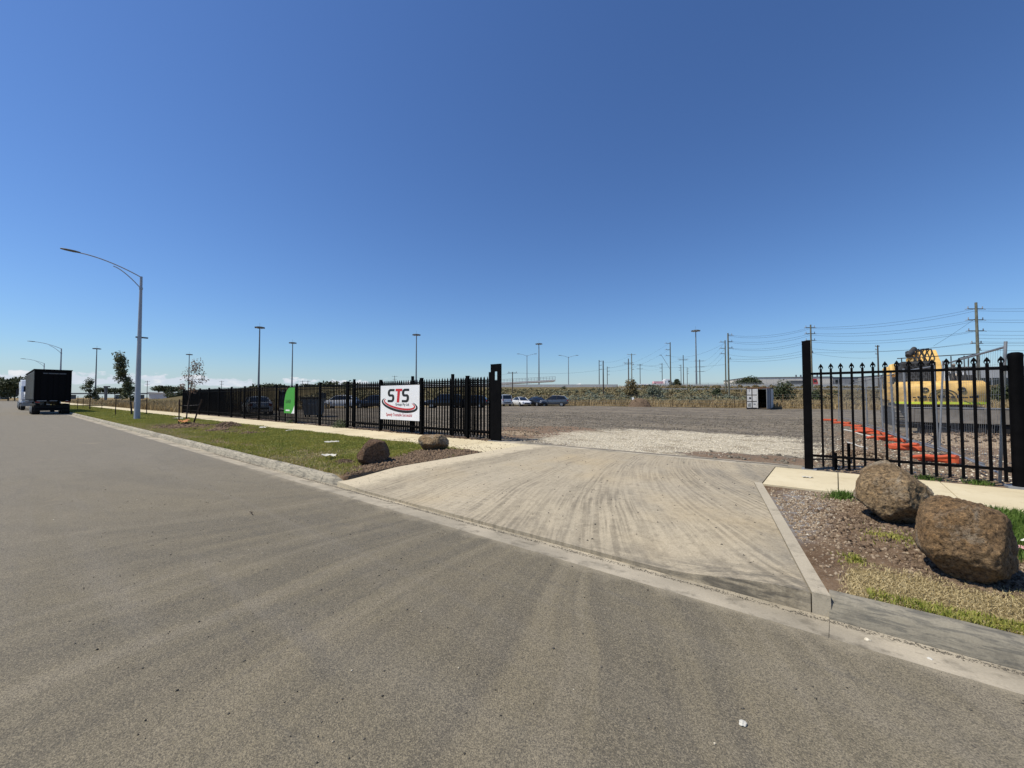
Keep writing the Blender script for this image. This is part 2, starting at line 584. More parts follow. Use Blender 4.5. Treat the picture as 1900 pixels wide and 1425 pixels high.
    col = t.mix(t.m('MULTIPLY', scm, 0.8), col, (0.085, 0.078, 0.066))
    hgt = t.m('ADD', t.m('MULTIPLY', fine, 0.6), t.m('MULTIPLY', groove, 0.5))
    t.out(col, 0.9, hgt, 0.35, 0.008, 0.0, 0.25)
    M['drive'] = m


def make_concrete(name, c1, c2, stain, stain_amt=0.4, fine_amt=0.3, streak=False):
    m, t = newmat(name)
    p = t.pos()
    big = t.noise(p, 0.8, 4.0, 0.6)
    med = t.noise(p, 4.5, 5.0, 0.65)
    col = t.mix(t.ramp(big, 0.35, 0.65), c1, c2)
    col = t.mix(t.m('MULTIPLY', t.ramp(med, 0.52, 0.70), stain_amt), col, stain)
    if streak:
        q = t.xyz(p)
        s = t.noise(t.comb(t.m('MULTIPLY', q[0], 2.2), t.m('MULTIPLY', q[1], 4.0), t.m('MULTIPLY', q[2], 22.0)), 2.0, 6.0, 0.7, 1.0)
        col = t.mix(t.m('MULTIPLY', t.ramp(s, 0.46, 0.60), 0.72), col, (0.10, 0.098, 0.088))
    fine = t.noise(p, 70.0, 4.0, 0.7)
    col = t.mix(t.ramp(fine, 0.3, 0.7, 0.0, fine_amt), col, t.mix(1.0, col, (0.6, 0.59, 0.57), 'MULTIPLY'))
    col = t.mix(t.ramp(t.vor(p, 7.0), 0.05, 0.03, 0.0, 0.7), col, (0.09, 0.075, 0.055))
    t.out(col, 0.9, fine, 0.25, 0.006, 0.0, 0.25)
    M[name] = m


def make_verge():
    """soil and thatch under the grass; attribute dirt: 0 lawn .. 1 bare soil, dry: 1 straw"""
    m, t = newmat('verge_soil')
    p = t.pos()
    d = t.attr('dirt')
    dry = t.attr('dry')
    med = t.noise(p, 3.0, 5.0, 0.65)
    fine = t.noise(p, 28.0, 5.0, 0.7)
    soil = t.mix(t.ramp(med, 0.35, 0.65), (0.105, 0.068, 0.042), (0.190, 0.132, 0.086))
    soil = t.mix(t.ramp(fine, 0.55, 0.72, 0.0, 0.7), soil, (0.27, 0.225, 0.175))
    soil = t.mix(t.ramp(fine, 0.42, 0.28, 0.0, 0.8), soil, (0.035, 0.026, 0.02))
    soil = t.mix(t.m('MULTIPLY', t.attr('grey'), t.ramp(t.noise(p, 9.0, 4.0), 0.35, 0.6)), soil, (0.20, 0.19, 0.185))
    lawn = t.mix(t.ramp(fine, 0.3, 0.7), (0.075, 0.070, 0.025), (0.17, 0.155, 0.055))
    straw = t.mix(t.ramp(fine, 0.3, 0.7), (0.13, 0.10, 0.045), (0.30, 0.235, 0.12))
    g = t.mix(dry, lawn, straw)
    col = t.mix(t.sstep(t.m('MULTIPLY_ADD', t.m('SUBTRACT', med, 0.5), 0.8, d), 0.35, 0.6), g, soil)
    t.out(col, 0.95, t.m('ADD', fine, med), 0.6, 0.03, 0.0, 0.1)
    M['verge'] = m


def make_yard():
    m, t = newmat('yard_gravel')
    p = t.pos()
    q = t.xyz(p)
    w = t.attr('white')
    br = t.attr('brown')
    big = t.noise(t.comb(t.m('MULTIPLY', q[0], 0.12), t.m('MULTIPLY', q[1], 0.5), 1.0), 1.0, 5.0, 0.6, 0.5)
    med = t.noise(p, 2.5, 5.0, 0.65)
    fine = t.noise(p, 22.0, 5.0, 0.75)
    vc = t.xyz(t.n('ShaderNodeTexVoronoi', {'Vector': p, 'Scale': 26.0}).outputs['Color'])[0]
    col = t.mix(t.ramp(big, 0.36, 0.62), (0.092, 0.076, 0.055), (0.222, 0.183, 0.130))
    lump = t.noise(p, 1.1, 6.0, 0.75)
    col = t.mix(t.ramp(lump, 0.52, 0.64, 0.0, 0.75), col, (0.255, 0.215, 0.160))
    col = t.mix(t.ramp(lump, 0.48, 0.38, 0.0, 0.75), col, (0.060, 0.051, 0.040))
    spk = t.noise(p, 7.0, 6.0, 0.8)
    col = t.mix(t.ramp(spk, 0.50, 0.66, 0.0, 0.7), col, (0.30, 0.265, 0.215))
    col = t.mix(t.ramp(spk, 0.46, 0.34, 0.0, 0.75), col, (0.045, 0.040, 0.034))
    ruts = t.noise(t.comb(t.m('MULTIPLY', q[0], 0.05), t.m('MULTIPLY', q[1], 1.2), 6.0), 1.0, 4.0, 0.6, 1.2)
    col = t.mix(t.m('MULTIPLY', t.ramp(ruts, 0.52, 0.62), 0.7), col, (0.052, 0.046, 0.040))
    col = t.mix(t.ramp(vc, 0.6, 1.0, 0.0, 0.6), col, (0.30, 0.275, 0.24))
    col = t.mix(t.ramp(fine, 0.45, 0.3, 0.0, 0.6), col, (0.05, 0.046, 0.04))
    brown = t.mix(t.ramp(fine, 0.3, 0.7), (0.13, 0.085, 0.055), (0.27, 0.195, 0.135))
    col = t.mix(t.sstep(t.m('MULTIPLY_ADD', t.m('SUBTRACT', med, 0.5), 1.0, br), 0.35, 0.65), col, brown)
    white = t.mix(t.ramp(vc, 0.1, 0.9), (0.33, 0.285, 0.205), (0.66, 0.595, 0.46))
    wpt = t.noise(t.comb(t.m('MULTIPLY', q[0], 0.7), t.m('MULTIPLY', q[1], 1.3), 5.0), 1.0, 5.0, 0.65, 0.6)
    white = t.mix(t.ramp(wpt, 0.50, 0.36, 0.0, 0.8), white, (0.235, 0.19, 0.13))
    white = t.mix(t.ramp(fine, 0.46, 0.34), white, (0.15, 0.125, 0.095))
    col = t.mix(t.sstep(t.m('MULTIPLY_ADD', t.m('SUBTRACT', med, 0.5), 1.6, w), 0.40, 0.75), col, white)
    t.out(col, 0.95, t.m('MULTIPLY_ADD', vc, 0.5, fine), 0.7, 0.04, 0.0, 0.15)
    M['yard'] = m


def make_field(name, a, b, c):
    m, t = newmat(name)
    p = t.pos()
    big = t.noise(p, 0.09, 4.0, 0.6)
    fine = t.noise(p, 1.7, 6.0, 0.7)
    col = t.mix(t.ramp(big, 0.35, 0.65), a, b)
    col = t.mix(t.ramp(fine, 0.5, 0.7, 0.0, 0.8), col, c)
    t.out(col, 1.0, fine, 0.6, 0.1, 0.0, 0.0)
    M[name] = m


def make_blade(name, a, b, c, scale=2.2, pf=0.5, trans=0.3):
    """leaf / grass blade: colour varies by patch and by blade, some light comes through"""
    m, t = newmat(name)
    p = t.pos()
    patch = t.noise(p, scale, 3.0, 0.6)
    one = t.noise(p, scale * 28.0, 1.0, 0.5)
    col = t.mix(t.ramp(patch, 0.35, 0.65), a, b)
    col = t.mix(t.ramp(one, 0.42, 0.68, 0.0, pf * 1.6), col, c)
    pr = t.n('ShaderNodeBsdfPrincipled', {'Base Color': col, 'Roughness': 0.65, 'Specular IOR Level': 0.25})
    tr = t.n('ShaderNodeBsdfTranslucent', {'Color': col})
    mx = t.n('ShaderNodeMixShader', {0: trans, 1: pr.outputs[0], 2: tr.outputs[0]})
    t.n('ShaderNodeOutputMaterial', {'Surface': mx.outputs[0]})
    M[name] = m


def make_rock(name, c1, c2, c3, lich=0.5):
    m, t = newmat(name)
    p = t.obj()
    big = t.noise(p, 2.2, 4.0, 0.6)
    med = t.noise(p, 8.0, 6.0, 0.7, 0.6)
    fine = t.noise(p, 30.0, 6.0, 0.8)
    pit = t.vor(p, 30.0)
    pit2 = t.vor(p, 90.0)
    col = t.mix(t.ramp(big, 0.38, 0.62), c1, c2)
    col = t.mix(t.ramp(med, 0.35, 0.65, 0.0, 0.75), col, t.mix(1.0, col, (0.50, 0.45, 0.40), 'MULTIPLY'))
    col = t.mix(t.ramp(fine, 0.50, 0.64, 0.0, 0.9), col, t.mix(1.0, col, (2.0, 1.9, 1.7), 'MULTIPLY'))
    col = t.mix(t.ramp(fine, 0.48, 0.36, 0.0, 0.95), col, (0.040, 0.026, 0.017))
    lm = t.noise(t.vm('ADD', p, (2.0, 5.0, 1.0)), 2.6, 5.0, 0.65, 0.3)
    col = t.mix(t.m('MULTIPLY', t.m('MULTIPLY', t.ramp(lm, 0.52, 0.64), t.ramp(fine, 0.35, 0.55)), lich), col, c3)
    col = t.mix(t.ramp(pit, 0.16, 0.06, 0.0, 0.8), col, (0.03, 0.022, 0.016))
    h = t.m('ADD', t.m('MULTIPLY', fine, 1.0), t.m('ADD', t.m('MULTIPLY', med, 1.2), t.m('MULTIPLY', t.ramp(pit, 0.0, 0.2), 0.35)))
    h = t.m('ADD', h, t.m('MULTIPLY', t.ramp(pit2, 0.0, 0.25), 0.2))
    t.out(col, 0.95, h, 1.0, 0.045, 0.0, 0.15)
    M[name] = m


def make_stones(name, cols, scale=30.0):
    m, t = newmat(name)
    p = t.pos()
    v = t.xyz(t.n('ShaderNodeTexVoronoi', {'Vector': p, 'Scale': scale}).outputs['Color'])[0]
    col = t.mix(t.ramp(v, 0.2, 0.8), cols[0], cols[1])
    col = t.mix(t.ramp(t.noise(p, 60.0, 3.0), 0.5, 0.7, 0.0, 0.6), col, cols[2])
    t.out(col, 0.95, None, 0, 0, 0, 0.2)
    M[name] = m


make_asphalt()
make_drive()
make_concrete('footpath_concrete', (0.56, 0.48, 0.315), (0.63, 0.55, 0.375), (0.42, 0.335, 0.205), 0.4, 0.2)
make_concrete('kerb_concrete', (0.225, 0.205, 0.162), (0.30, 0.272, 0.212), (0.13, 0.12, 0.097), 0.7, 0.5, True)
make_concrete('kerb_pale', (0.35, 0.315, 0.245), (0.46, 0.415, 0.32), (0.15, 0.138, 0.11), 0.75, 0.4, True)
make_concrete('gutter_concrete', (0.27, 0.24, 0.185), (0.50, 0.44, 0.335), (0.15, 0.132, 0.10), 0.85, 0.5)
make_concrete('edge_concrete', (0.38, 0.335, 0.255), (0.47, 0.415, 0.315), (0.22, 0.195, 0.15), 0.85, 0.45)
make_concrete('far_concrete', (0.66, 0.63, 0.57), (0.72, 0.69, 0.62), (0.36, 0.34, 0.31), 0.3, 0.1)
make_verge()
make_yard()
make_field('dry_ground', (0.19, 0.145, 0.085), (0.27, 0.215, 0.13), (0.12, 0.095, 0.06))
make_field('bank_soil', (0.10, 0.085, 0.05), (0.155, 0.125, 0.07), (0.07, 0.07, 0.035))
make_blade('green_blade', (0.195, 0.245, 0.036), (0.310, 0.310, 0.058), (0.50, 0.42, 0.15), 1.1, 0.45)
make_blade('fresh_blade', (0.075, 0.15, 0.024), (0.12, 0.20, 0.034), (0.20, 0.23, 0.055), 3.0, 0.3)
make_blade('straw_blade', (0.32, 0.25, 0.115), (0.46, 0.37, 0.19), (0.56, 0.47, 0.28), 3.0, 0.5, 0.2)
make_blade('dry_blade', (0.30, 0.225, 0.115), (0.42, 0.325, 0.17), (0.20, 0.145, 0.075), 0.25, 0.5, 0.2)
make_blade('weed_leaf', (0.06, 0.09, 0.035), (0.10, 0.13, 0.055), (0.14, 0.16, 0.08), 3.0, 0.4)
make_blade('scrub_leaf', (0.215, 0.195, 0.100), (0.275, 0.235, 0.130), (0.13, 0.115, 0.058), 0.16, 0.6, 0.15)
make_blade('scrub_brown', (0.230, 0.175, 0.085), (0.165, 0.140, 0.065), (0.085, 0.072, 0.036), 0.2, 0.6, 0.15)
make_blade('scrub_grey', (0.185, 0.205, 0.150), (0.150, 0.172, 0.118), (0.085, 0.098, 0.063), 0.3, 0.6, 0.15)
make_blade('dark_leaf', (0.028, 0.040, 0.018), (0.045, 0.060, 0.026), (0.070, 0.080, 0.034), 0.25, 0.5, 0.15)
make_blade('gum_leaf', (0.075, 0.090, 0.042), (0.115, 0.130, 0.062), (0.15, 0.155, 0.08), 1.2, 0.5, 0.25)
make_blade('red_leaf', (0.19, 0.115, 0.085), (0.25, 0.15, 0.11), (0.16, 0.14, 0.075), 1.2, 0.5, 0.25)
make_rock('brown_basalt', (0.300, 0.198, 0.108), (0.265, 0.190, 0.115), (0.44, 0.39, 0.31), 0.85)
make_rock('tan_basalt', (0.345, 0.252, 0.150), (0.285, 0.212, 0.132), (0.48, 0.43, 0.34), 0.8)
make_rock('dark_basalt', (0.185, 0.120, 0.078), (0.150, 0.100, 0.068), (0.22, 0.18, 0.14), 0.5)
make_stones('white_stone', ((0.36, 0.315, 0.235), (0.72, 0.66, 0.53), (0.34, 0.275, 0.19)))
make_stones('dark_stone', ((0.075, 0.066, 0.053), (0.21, 0.185, 0.145), (0.30, 0.265, 0.205)))
make_stones('brown_stone', ((0.16, 0.112, 0.072), (0.31, 0.24, 0.165), (0.46, 0.40, 0.31)))
make_stones('clod', ((0.075, 0.050, 0.033), (0.175, 0.122, 0.080), (0.25, 0.195, 0.14)))
make_stones('silt', ((0.085, 0.075, 0.06), (0.17, 0.15, 0.118), (0.25, 0.22, 0.175)), 120.0)
make_stones('road_pebble', ((0.05, 0.047, 0.04), (0.11, 0.10, 0.085), (0.22, 0.20, 0.17)))
simple('black_steel', (0.0030, 0.0030, 0.0036), 0.62, 0.0, 0.06, 0.3, 5.0)
simple('galv', (0.27, 0.28, 0.29), 0.5, 0.55, 0.5, 0.15, 4.0)
simple('galv_dull', (0.30, 0.31, 0.32), 0.6, 0.4, 0.4, 0.15, 4.0)
simple('lamp_grey', (0.36, 0.38, 0.41), 0.5, 0.25, 0.5, 0.08, 2.0)
simple('luminaire', (0.10, 0.105, 0.11), 0.5, 0.0, 0.4, 0.1, 8.0)
simple('mast_grey', (0.16, 0.18, 0.20), 0.55, 0.2, 0.4, 0.08, 1.0)
simple('pole_wood', (0.165, 0.165, 0.125), 0.9, 0.0, 0.2, 0.25, 2.0, 0.3, 20.0)
simple('pole_brown', (0.085, 0.070, 0.058), 0.9, 0.0, 0.2, 0.25, 2.0, 0.3, 20.0)
simple('insulator', (0.35, 0.36, 0.37), 0.35, 0.0, 0.5, 0.1, 9.0)
simple('wire', (0.05, 0.055, 0.06), 0.6, 0.3, 0.3, 0.1, 1.0)
simple('stake_wood', (0.055, 0.038, 0.028), 0.9, 0.0, 0.2, 0.3, 9.0, 0.4, 40.0)
simple('bark', (0.085, 0.066, 0.052), 0.95, 0.0, 0.2, 0.3, 8.0, 0.5, 30.0)
simple('rubber', (0.016, 0.016, 0.017), 0.85, 0.0, 0.3, 0.25, 12.0)
simple('glass_dark', (0.012, 0.014, 0.017), 0.06, 0.0, 0.6, 0.1, 3.0)
simple('rim_alloy', (0.45, 0.46, 0.47), 0.35, 0.6, 0.5, 0.1, 12.0)
simple('paint_white', (0.72, 0.73, 0.74), 0.28, 0.0, 0.5, 0.06, 3.0, **{'Coat Weight': 0.4})
simple('paint_silver', (0.52, 0.53, 0.54), 0.32, 0.2, 0.5, 0.06, 3.0, **{'Coat Weight': 0.4})
simple('paint_black', (0.012, 0.013, 0.016), 0.22, 0.0, 0.5, 0.15, 3.0, **{'Coat Weight': 0.5})
simple('paint_navy', (0.020, 0.027, 0.045), 0.24, 0.1, 0.5, 0.12, 3.0, **{'Coat Weight': 0.5})
simple('paint_greyblue', (0.085, 0.10, 0.12), 0.28, 0.3, 0.5, 0.1, 3.0, **{'Coat Weight': 0.4})
simple('paint_red', (0.50, 0.030, 0.028), 0.35, 0.0, 0.5, 0.1, 3.0)
simple('lamp_red', (0.30, 0.015, 0.012), 0.25, 0.0, 0.5, 0.1, 9.0)
simple('lamp_clear', (0.60, 0.62, 0.64), 0.12, 0.0, 0.6, 0.1, 9.0)
simple('plastic_black', (0.018, 0.018, 0.019), 0.6, 0.0, 0.4, 0.2, 7.0)
simple('digger_yellow', (0.72, 0.46, 0.145), 0.6, 0.0, 0.3, 0.22, 2.8)
simple('digger_black', (0.05, 0.05, 0.05), 0.65, 0.0, 0.35, 0.3, 5.0)
simple('dusty_steel', (0.20, 0.18, 0.155), 0.85, 0.0, 0.3, 0.25, 3.0)
simple('hivis_stripe', (0.62, 0.72, 0.05), 0.5, 0.0, 0.4, 0.08, 5.0)
simple('orange_plastic', (0.58, 0.105, 0.040), 0.55, 0.0, 0.4, 0.12, 6.0)
simple('trailer_black', (0.004, 0.004, 0.005), 0.7, 0.0, 0.12, 0.3, 1.5)
simple('curtain_grey', (0.115, 0.120, 0.115), 0.55, 0.0, 0.4, 0.15, 1.2)
simple('container_white', (0.58, 0.57, 0.55), 0.6, 0.0, 0.4, 0.14, 2.5)
simple('container_frame', (0.050, 0.045, 0.043), 0.75, 0.0, 0.3, 0.3, 3.0)
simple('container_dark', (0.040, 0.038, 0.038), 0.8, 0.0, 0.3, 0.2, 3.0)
simple('rust', (0.16, 0.075, 0.04), 0.9, 0.0, 0.2, 0.35, 5.0)
simple('sign_white', (0.80, 0.81, 0.83), 0.4, 0.0, 0.5, 0.03, 2.0)
simple('print_black', (0.012, 0.012, 0.013), 0.5, 0.0, 0.4, 0.1, 5.0)
simple('print_red', (0.50, 0.022, 0.030), 0.5, 0.0, 0.4, 0.06, 5.0)
simple('sign_green', (0.055, 0.33, 0.035), 0.45, 0.0, 0.4, 0.06, 2.0)
simple('sign_navy', (0.016, 0.020, 0.045), 0.4, 0.0, 0.4, 0.12, 3.0)
simple('wall_beige', (0.62, 0.595, 0.535), 0.85, 0.0, 0.25, 0.06, 0.3)
simple('wall_grey', (0.24, 0.25, 0.26), 0.8, 0.0, 0.3, 0.08, 0.3)
simple('wall_pale', (0.50, 0.50, 0.49), 0.8, 0.0, 0.3, 0.06, 0.3)
simple('wall_white', (0.62, 0.62, 0.60), 0.8, 0.0, 0.3, 0.06, 0.3)
simple('roof_dark', (0.09, 0.095, 0.10), 0.7, 0.0, 0.3, 0.1, 0.5)
simple('paper', (0.55, 0.53, 0.47), 0.8, 0.0, 0.3, 0.12, 9.0)
simple('pink_cloth', (0.66, 0.36, 0.38), 0.85, 0.0, 0.2, 0.2, 14.0)
simple('timber', (0.30, 0.205, 0.115), 0.85, 0.0, 0.2, 0.2, 6.0)
simple('bag_orange', (0.46, 0.20, 0.07), 0.8, 0.0, 0.3, 0.3, 8.0)
simple('bin_grey', (0.20, 0.205, 0.195), 0.6, 0.0, 0.4, 0.15, 3.0)

# ================================================================== the setting
def sst(x, a, b):
    t = np.clip((x - a) / (b - a), 0, 1)
    return t * t * (3 - 2 * t)


def struct(name, me, label=None):
    o = link(name, me)
    o['kind'] = 'structure'
    if label: o['label'] = label
    return o


Y_LIP, Y_FACE, Y_BACK = 3.46, 3.82, 3.97
Y_FP0, Y_FP1 = 7.87, 9.72

struct('ground', grid_mesh('ground', np.linspace(-2500, 1500, 41), np.linspace(-1500, 2500, 41), -0.08, M['dry_ground']))
struct('road', grid_mesh('road', np.linspace(-330, 70, 101), np.linspace(-8.2, Y_LIP, 8), 0.0, M['asphalt']))


def profile_run(name, prof, x0, x1, mat, parent=None, seed=0, nx=None):
    """extrude a yz profile along x with a little unevenness"""
    nx = nx or max(2, int((x1 - x0) / 0.5))
    rings = []
    for i in range(nx + 1):
        x = x0 + (x1 - x0) * i / nx
        j = 0.004 * math.sin(x * 1.7 + seed) + 0.003 * math.sin(x * 4.3)
        rings.append([(x, y + (j if z > 0.02 else 0), z + (j * 0.6 if z > 0.02 else 0)) for y, z in prof])
    me = MB().loft(rings).mesh(name, mat, smooth=True)
    return link(name, me, parent)


gut = thing('gutter', 'pale dusty concrete gutter channel along the road edge', None); gut['kind'] = 'structure'
gp = [(Y_LIP, 0.001), (Y_LIP + 0.15, -0.012), (Y_FACE - 0.05, -0.028), (Y_FACE + 0.02, -0.022), (Y_FACE + 0.02, -0.2), (Y_LIP, -0.2)]
xb = [30.0, 9.0, 4.5, -0.07, -3.6, -7.3, -12.5, -18.0, -30.0, -60.0, -120.0, -330.0]
for a, b in zip(xb[1:], xb[:-1]):
    profile_run('gutter_section', gp, a + 0.0015, b - 0.0015, M['gutter_concrete'], gut)

kerb_prof = [(Y_FACE - 0.012, -0.028), (Y_FACE - 0.004, 0.0), (Y_FACE + 0.012, 0.045), (Y_FACE + 0.024, 0.078), (Y_FACE + 0.038, 0.100), (Y_FACE + 0.058, 0.118), (Y_FACE + 0.084, 0.129), (Y_BACK - 0.02, 0.134), (Y_BACK - 0.004, 0.130), (Y_BACK, 0.118), (Y_BACK, -0.2), (Y_FACE, -0.2)]
def skirt(me, drop=0.3):
    bm = bmesh.new(); bm.from_mesh(me)
    be = [e for e in bm.edges if len(e.link_faces) == 1]
    r = bmesh.ops.extrude_edge_only(bm, edges=be)
    for v in [g for g in r['geom'] if isinstance(g, bmesh.types.BMVert)]:
        v.co.z -= drop
    bmesh.ops.recalc_face_normals(bm, faces=bm.faces)
    bm.to_mesh(me); bm.free()
    return me


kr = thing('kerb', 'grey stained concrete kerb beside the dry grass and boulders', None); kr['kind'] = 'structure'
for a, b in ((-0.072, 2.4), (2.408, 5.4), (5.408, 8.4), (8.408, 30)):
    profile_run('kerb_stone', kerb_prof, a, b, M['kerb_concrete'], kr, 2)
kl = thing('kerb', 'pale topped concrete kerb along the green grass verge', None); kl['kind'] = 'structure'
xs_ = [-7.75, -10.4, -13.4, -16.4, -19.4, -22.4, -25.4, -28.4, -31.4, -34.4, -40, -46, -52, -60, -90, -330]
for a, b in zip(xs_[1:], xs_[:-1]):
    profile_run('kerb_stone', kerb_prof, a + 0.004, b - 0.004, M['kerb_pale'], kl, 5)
# sloping end of the kerb at the crossing
rings = []
for i in range(9):
    x = -7.746 + i * 0.75 / 8
    k = 1 - sst(np.array(i / 8.0), 0.15, 1.0) * 0.88
    rings.append([(x, y + (1 - k) * 0.10, max(z * k, -0.2) if z > 0 else z) for y, z in kerb_prof])
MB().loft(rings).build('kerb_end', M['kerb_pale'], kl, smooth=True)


# ---- driveway crossing
def xr_of(Y): return np.where(Y < 7.87, -0.06 - (Y - 3.83) / (7.87 - 3.83) * 0.93, -0.99)
def xl_of(Y): return np.full_like(Y, -7.18)


def drive_z(X, Y):
    top = 0.136 + (Y - 3.83) * 0.0108
    zf = 0.018 + 0.112 * (sst(X, -1.35, -0.25) + (1 - sst(X, -7.1, -6.2)) * 0.3)
    k = sst(Y, 3.83, 5.3)
    return zf * (1 - k) + top * k + 0.004 * vnoise2(X, Y, 1.3, 3)


drv = thing('driveway', 'wide dusty concrete driveway crossing marked by tyre tracks', None); drv['kind'] = 'structure'
us = np.linspace(0, 1, 70)
ys = np.concatenate([np.linspace(3.83, 5.4, 24), np.linspace(5.5, 9.74, 40)])
ST = 0.12
def dwarp(U, Y):
    a, b = xl_of(Y), xr_of(Y) - np.where(Y < 7.87, ST, 0.0)
    return a + (b - a) * U, Y
def skirted(name, us, ys, zf, mat, warp, parent):
    """sheet with a skirt so that its edges read as a thick slab"""
    me = grid_mesh(name, us, ys, zf, mat, warp=warp)
    bm = bmesh.new(); bm.from_mesh(me)
    be = [e for e in bm.edges if len(e.link_faces) == 1]
    r = bmesh.ops.extrude_edge_only(bm, edges=be)
    for v in [g for g in r['geom'] if isinstance(g, bmesh.types.BMVert)]:
        v.co.z = -0.12
    bmesh.ops.recalc_face_normals(bm, faces=bm.faces)
    bm.to_mesh(me); bm.free()
    me.polygons.foreach_set('use_smooth', [True] * len(me.polygons))
    me.set_sharp_from_angle(angle=R(40))
    return link(name, me, parent)
skirted('slab', us, ys, drive_z, M['drive'], dwarp, drv)
ys2 = np.concatenate([np.linspace(3.83, 5.4, 24), np.linspace(5.5, 7.865, 14)])
skirted('edge_strip', np.linspace(0, 1, 4), ys2, lambda X, Y: drive_z(X, Y) + 0.006, M['edge_concrete'],
        lambda U, Y: (xr_of(Y) - ST + 0.008 + (ST - 0.008) * U, Y), drv)
# concrete beam and steel rail the gate slides on
MB().box((-4.5, 9.95, 0.10), (7.9, 0.42, 0.216)).build('gate_beam', M['gutter_concrete'], drv, bevel=0.01)
MB().box((-4.6, 9.97, 0.214), (7.6, 0.05, 0.014)).build('gate_rail', M['dusty_steel'], drv)


# ---- footpath slabs
def fp_slab(parent, x0, x1, i):
    z0, z1 = 0.172, 0.198
    dz = 0.003 * math.sin(i * 2.3)
    mb = MB()
    mb.prism([(Y_FP0, z0 + dz), (Y_FP1, z1 + dz), (Y_FP1, -0.1), (Y_FP0, -0.1)], x0 + 0.006, x1 - 0.006, 'x')
    return mb.build('footpath_slab', M['footpath_concrete'], parent, bevel=0.004, bseg=1)


fpr = thing('footpath', 'cream concrete footpath slabs passing behind the big boulders', None); fpr['kind'] = 'structure'
for i, (a, b) in enumerate(((-0.985, 0.0), (0.0, 1.32), (1.32, 2.7), (2.7, 4.1), (4.1, 5.5), (5.5, 7), (7, 30))):
    fp_slab(fpr, a, b, i)
fpl = thing('footpath', 'cream concrete footpath along the foot of the long black fence', None); fpl['kind'] = 'structure'
x = -7.185
i = 0
while x > -60:
    fp_slab(fpl, x - 1.5, x, i); x -= 1.5; i += 1
fp_slab(fpl, -330, x, 0)


# ---- verges
def dirt_left(X, Y):
    lim = np.interp(Y, [3.9, 4.3, 5.0, 6.0, 7.0, 7.6, 8.0], [-7.3, -7.55, -8.3, -8.4, -8.8, -8.1, -7.8])
    d = sst(X, lim - 0.35, lim + 0.35) * 0.95
    e = ((X + 22.0) / 4.6) ** 2 + ((Y - 6.3) / 1.15) ** 2
    d = np.maximum(d, (0.62 + 0.5 * vnoise2(X, Y, 1.1, 7)) * (1 - sst(e, 0.4, 1.5)))
    e = ((X + 25.6) / 2.0) ** 2 + ((Y - 5.3) / 1.2) ** 2
    d = np.maximum(d, 0.8 * (1 - sst(e, 0.5, 1.4)))
    e = ((X + 15.5) / 2.5) ** 2 + ((Y - 4.6) / 0.5) ** 2
    d = np.maximum(d, 0.55 * (1 - sst(e, 0.3, 1.4)))
    return d


def dry_left(X, Y):
    return np.clip(0.85 * (1 - sst(Y, 4.0, 5.6)) + 0.7 * vnoise2(X, Y, 0.7, 9), 0, 1)


def dirt_right(X, Y):
    dry = np.clip((4.62 + 0.15 * np.maximum(X, 0) - Y) / 0.35 + 0.5, 0, 1) * sst(X, -0.05, 0.12)
    d = 1.0 - dry
    gr = sst(X + 0.25 * (Y - 6), 0.95, 1.5) * sst(Y, 5.0, 5.6)
    return np.clip(np.minimum(d, 1 - gr), 0, 1)


def dry_right(X, Y):
    return 1 - sst(Y, 5.2, 6.2) * sst(X, 0.9, 1.4)


def grey_right(X, Y):
    e = ((X + 0.45) / 0.45) ** 2 + ((Y - 6.4) / 1.5) ** 2
    return 1 - sst(e, 0.3, 1.3)


def left_z(X, Y):
    d = dirt_left(X, Y)
    base = 0.120 + (Y - Y_BACK) / (Y_FP0 - Y_BACK) * 0.045
    edge = sst(np.minimum(Y - Y_BACK, np.minimum(Y_FP0 - Y, -7.2 - X)), 0.0, 0.5)
    m = 0.16 * np.exp(-(((X + 21.6) / 1.2) ** 2 + ((Y - 6.3) / 0.6) ** 2)) + 0.15 * np.exp(-(((X + 25.2) / 0.8) ** 2 + ((Y - 5.75) / 0.5) ** 2))
    return base + edge * (0.02 * vnoise2(X, Y, 0.6, 2) + d * (0.05 * vnoise2(X, Y, 3.5, 4) + 0.03) + m)


def right_z(X, Y):
    d = dirt_right(X, Y)
    base = 0.122 + (Y - Y_BACK) / (Y_FP0 - Y_BACK) * 0.03
    edge = sst(np.minimum(np.minimum(Y - Y_BACK, Y_FP0 - Y), X - xr_of(Y)), 0.0, 0.45)
    return base + edge * (0.025 * vnoise2(X, Y, 0.9, 6) + d * (0.045 * vnoise2(X, Y, 4.0, 8, 4) + 0.01)) - 0.012 * (1 - edge)


xs = np.concatenate([np.linspace(-330, -62, 60), np.linspace(-60, -30.5, 90), np.linspace(-30, -7.19, 230)])
verge_l = struct('verge', skirt(grid_mesh('verge', xs, np.linspace(Y_BACK, Y_FP0, 46), left_z, M['verge'],
                 {'dirt': dirt_left, 'dry': dry_left, 'grey': lambda X, Y: np.zeros_like(X)})))
def rwarp(U, Y):
    a = xr_of(Y)
    return a + (30 - a) * (U ** 2.2), Y
verge_r = struct('verge', grid_mesh('verge', np.linspace(0, 1, 330), np.linspace(Y_BACK, Y_FP0, 150), right_z, M['verge'],
                 {'dirt': dirt_right, 'dry': dry_right, 'grey': grey_right}, warp=rwarp))
skirt(verge_r.data)


# ---- yard
def white_m(X, Y):
    e = ((X + 4.3) / 4.5) ** 2 + ((Y - 13.4) / 4.8) ** 2
    w = 1 - sst(e, 0.15, 1.5)
    f = ((X + 1.5) / 1.9) ** 2 + ((Y - 10.7) / 0.8) ** 2
    return np.clip(w - 0.55 * (1 - sst(f, 0.4, 1.2)), 0, 1)


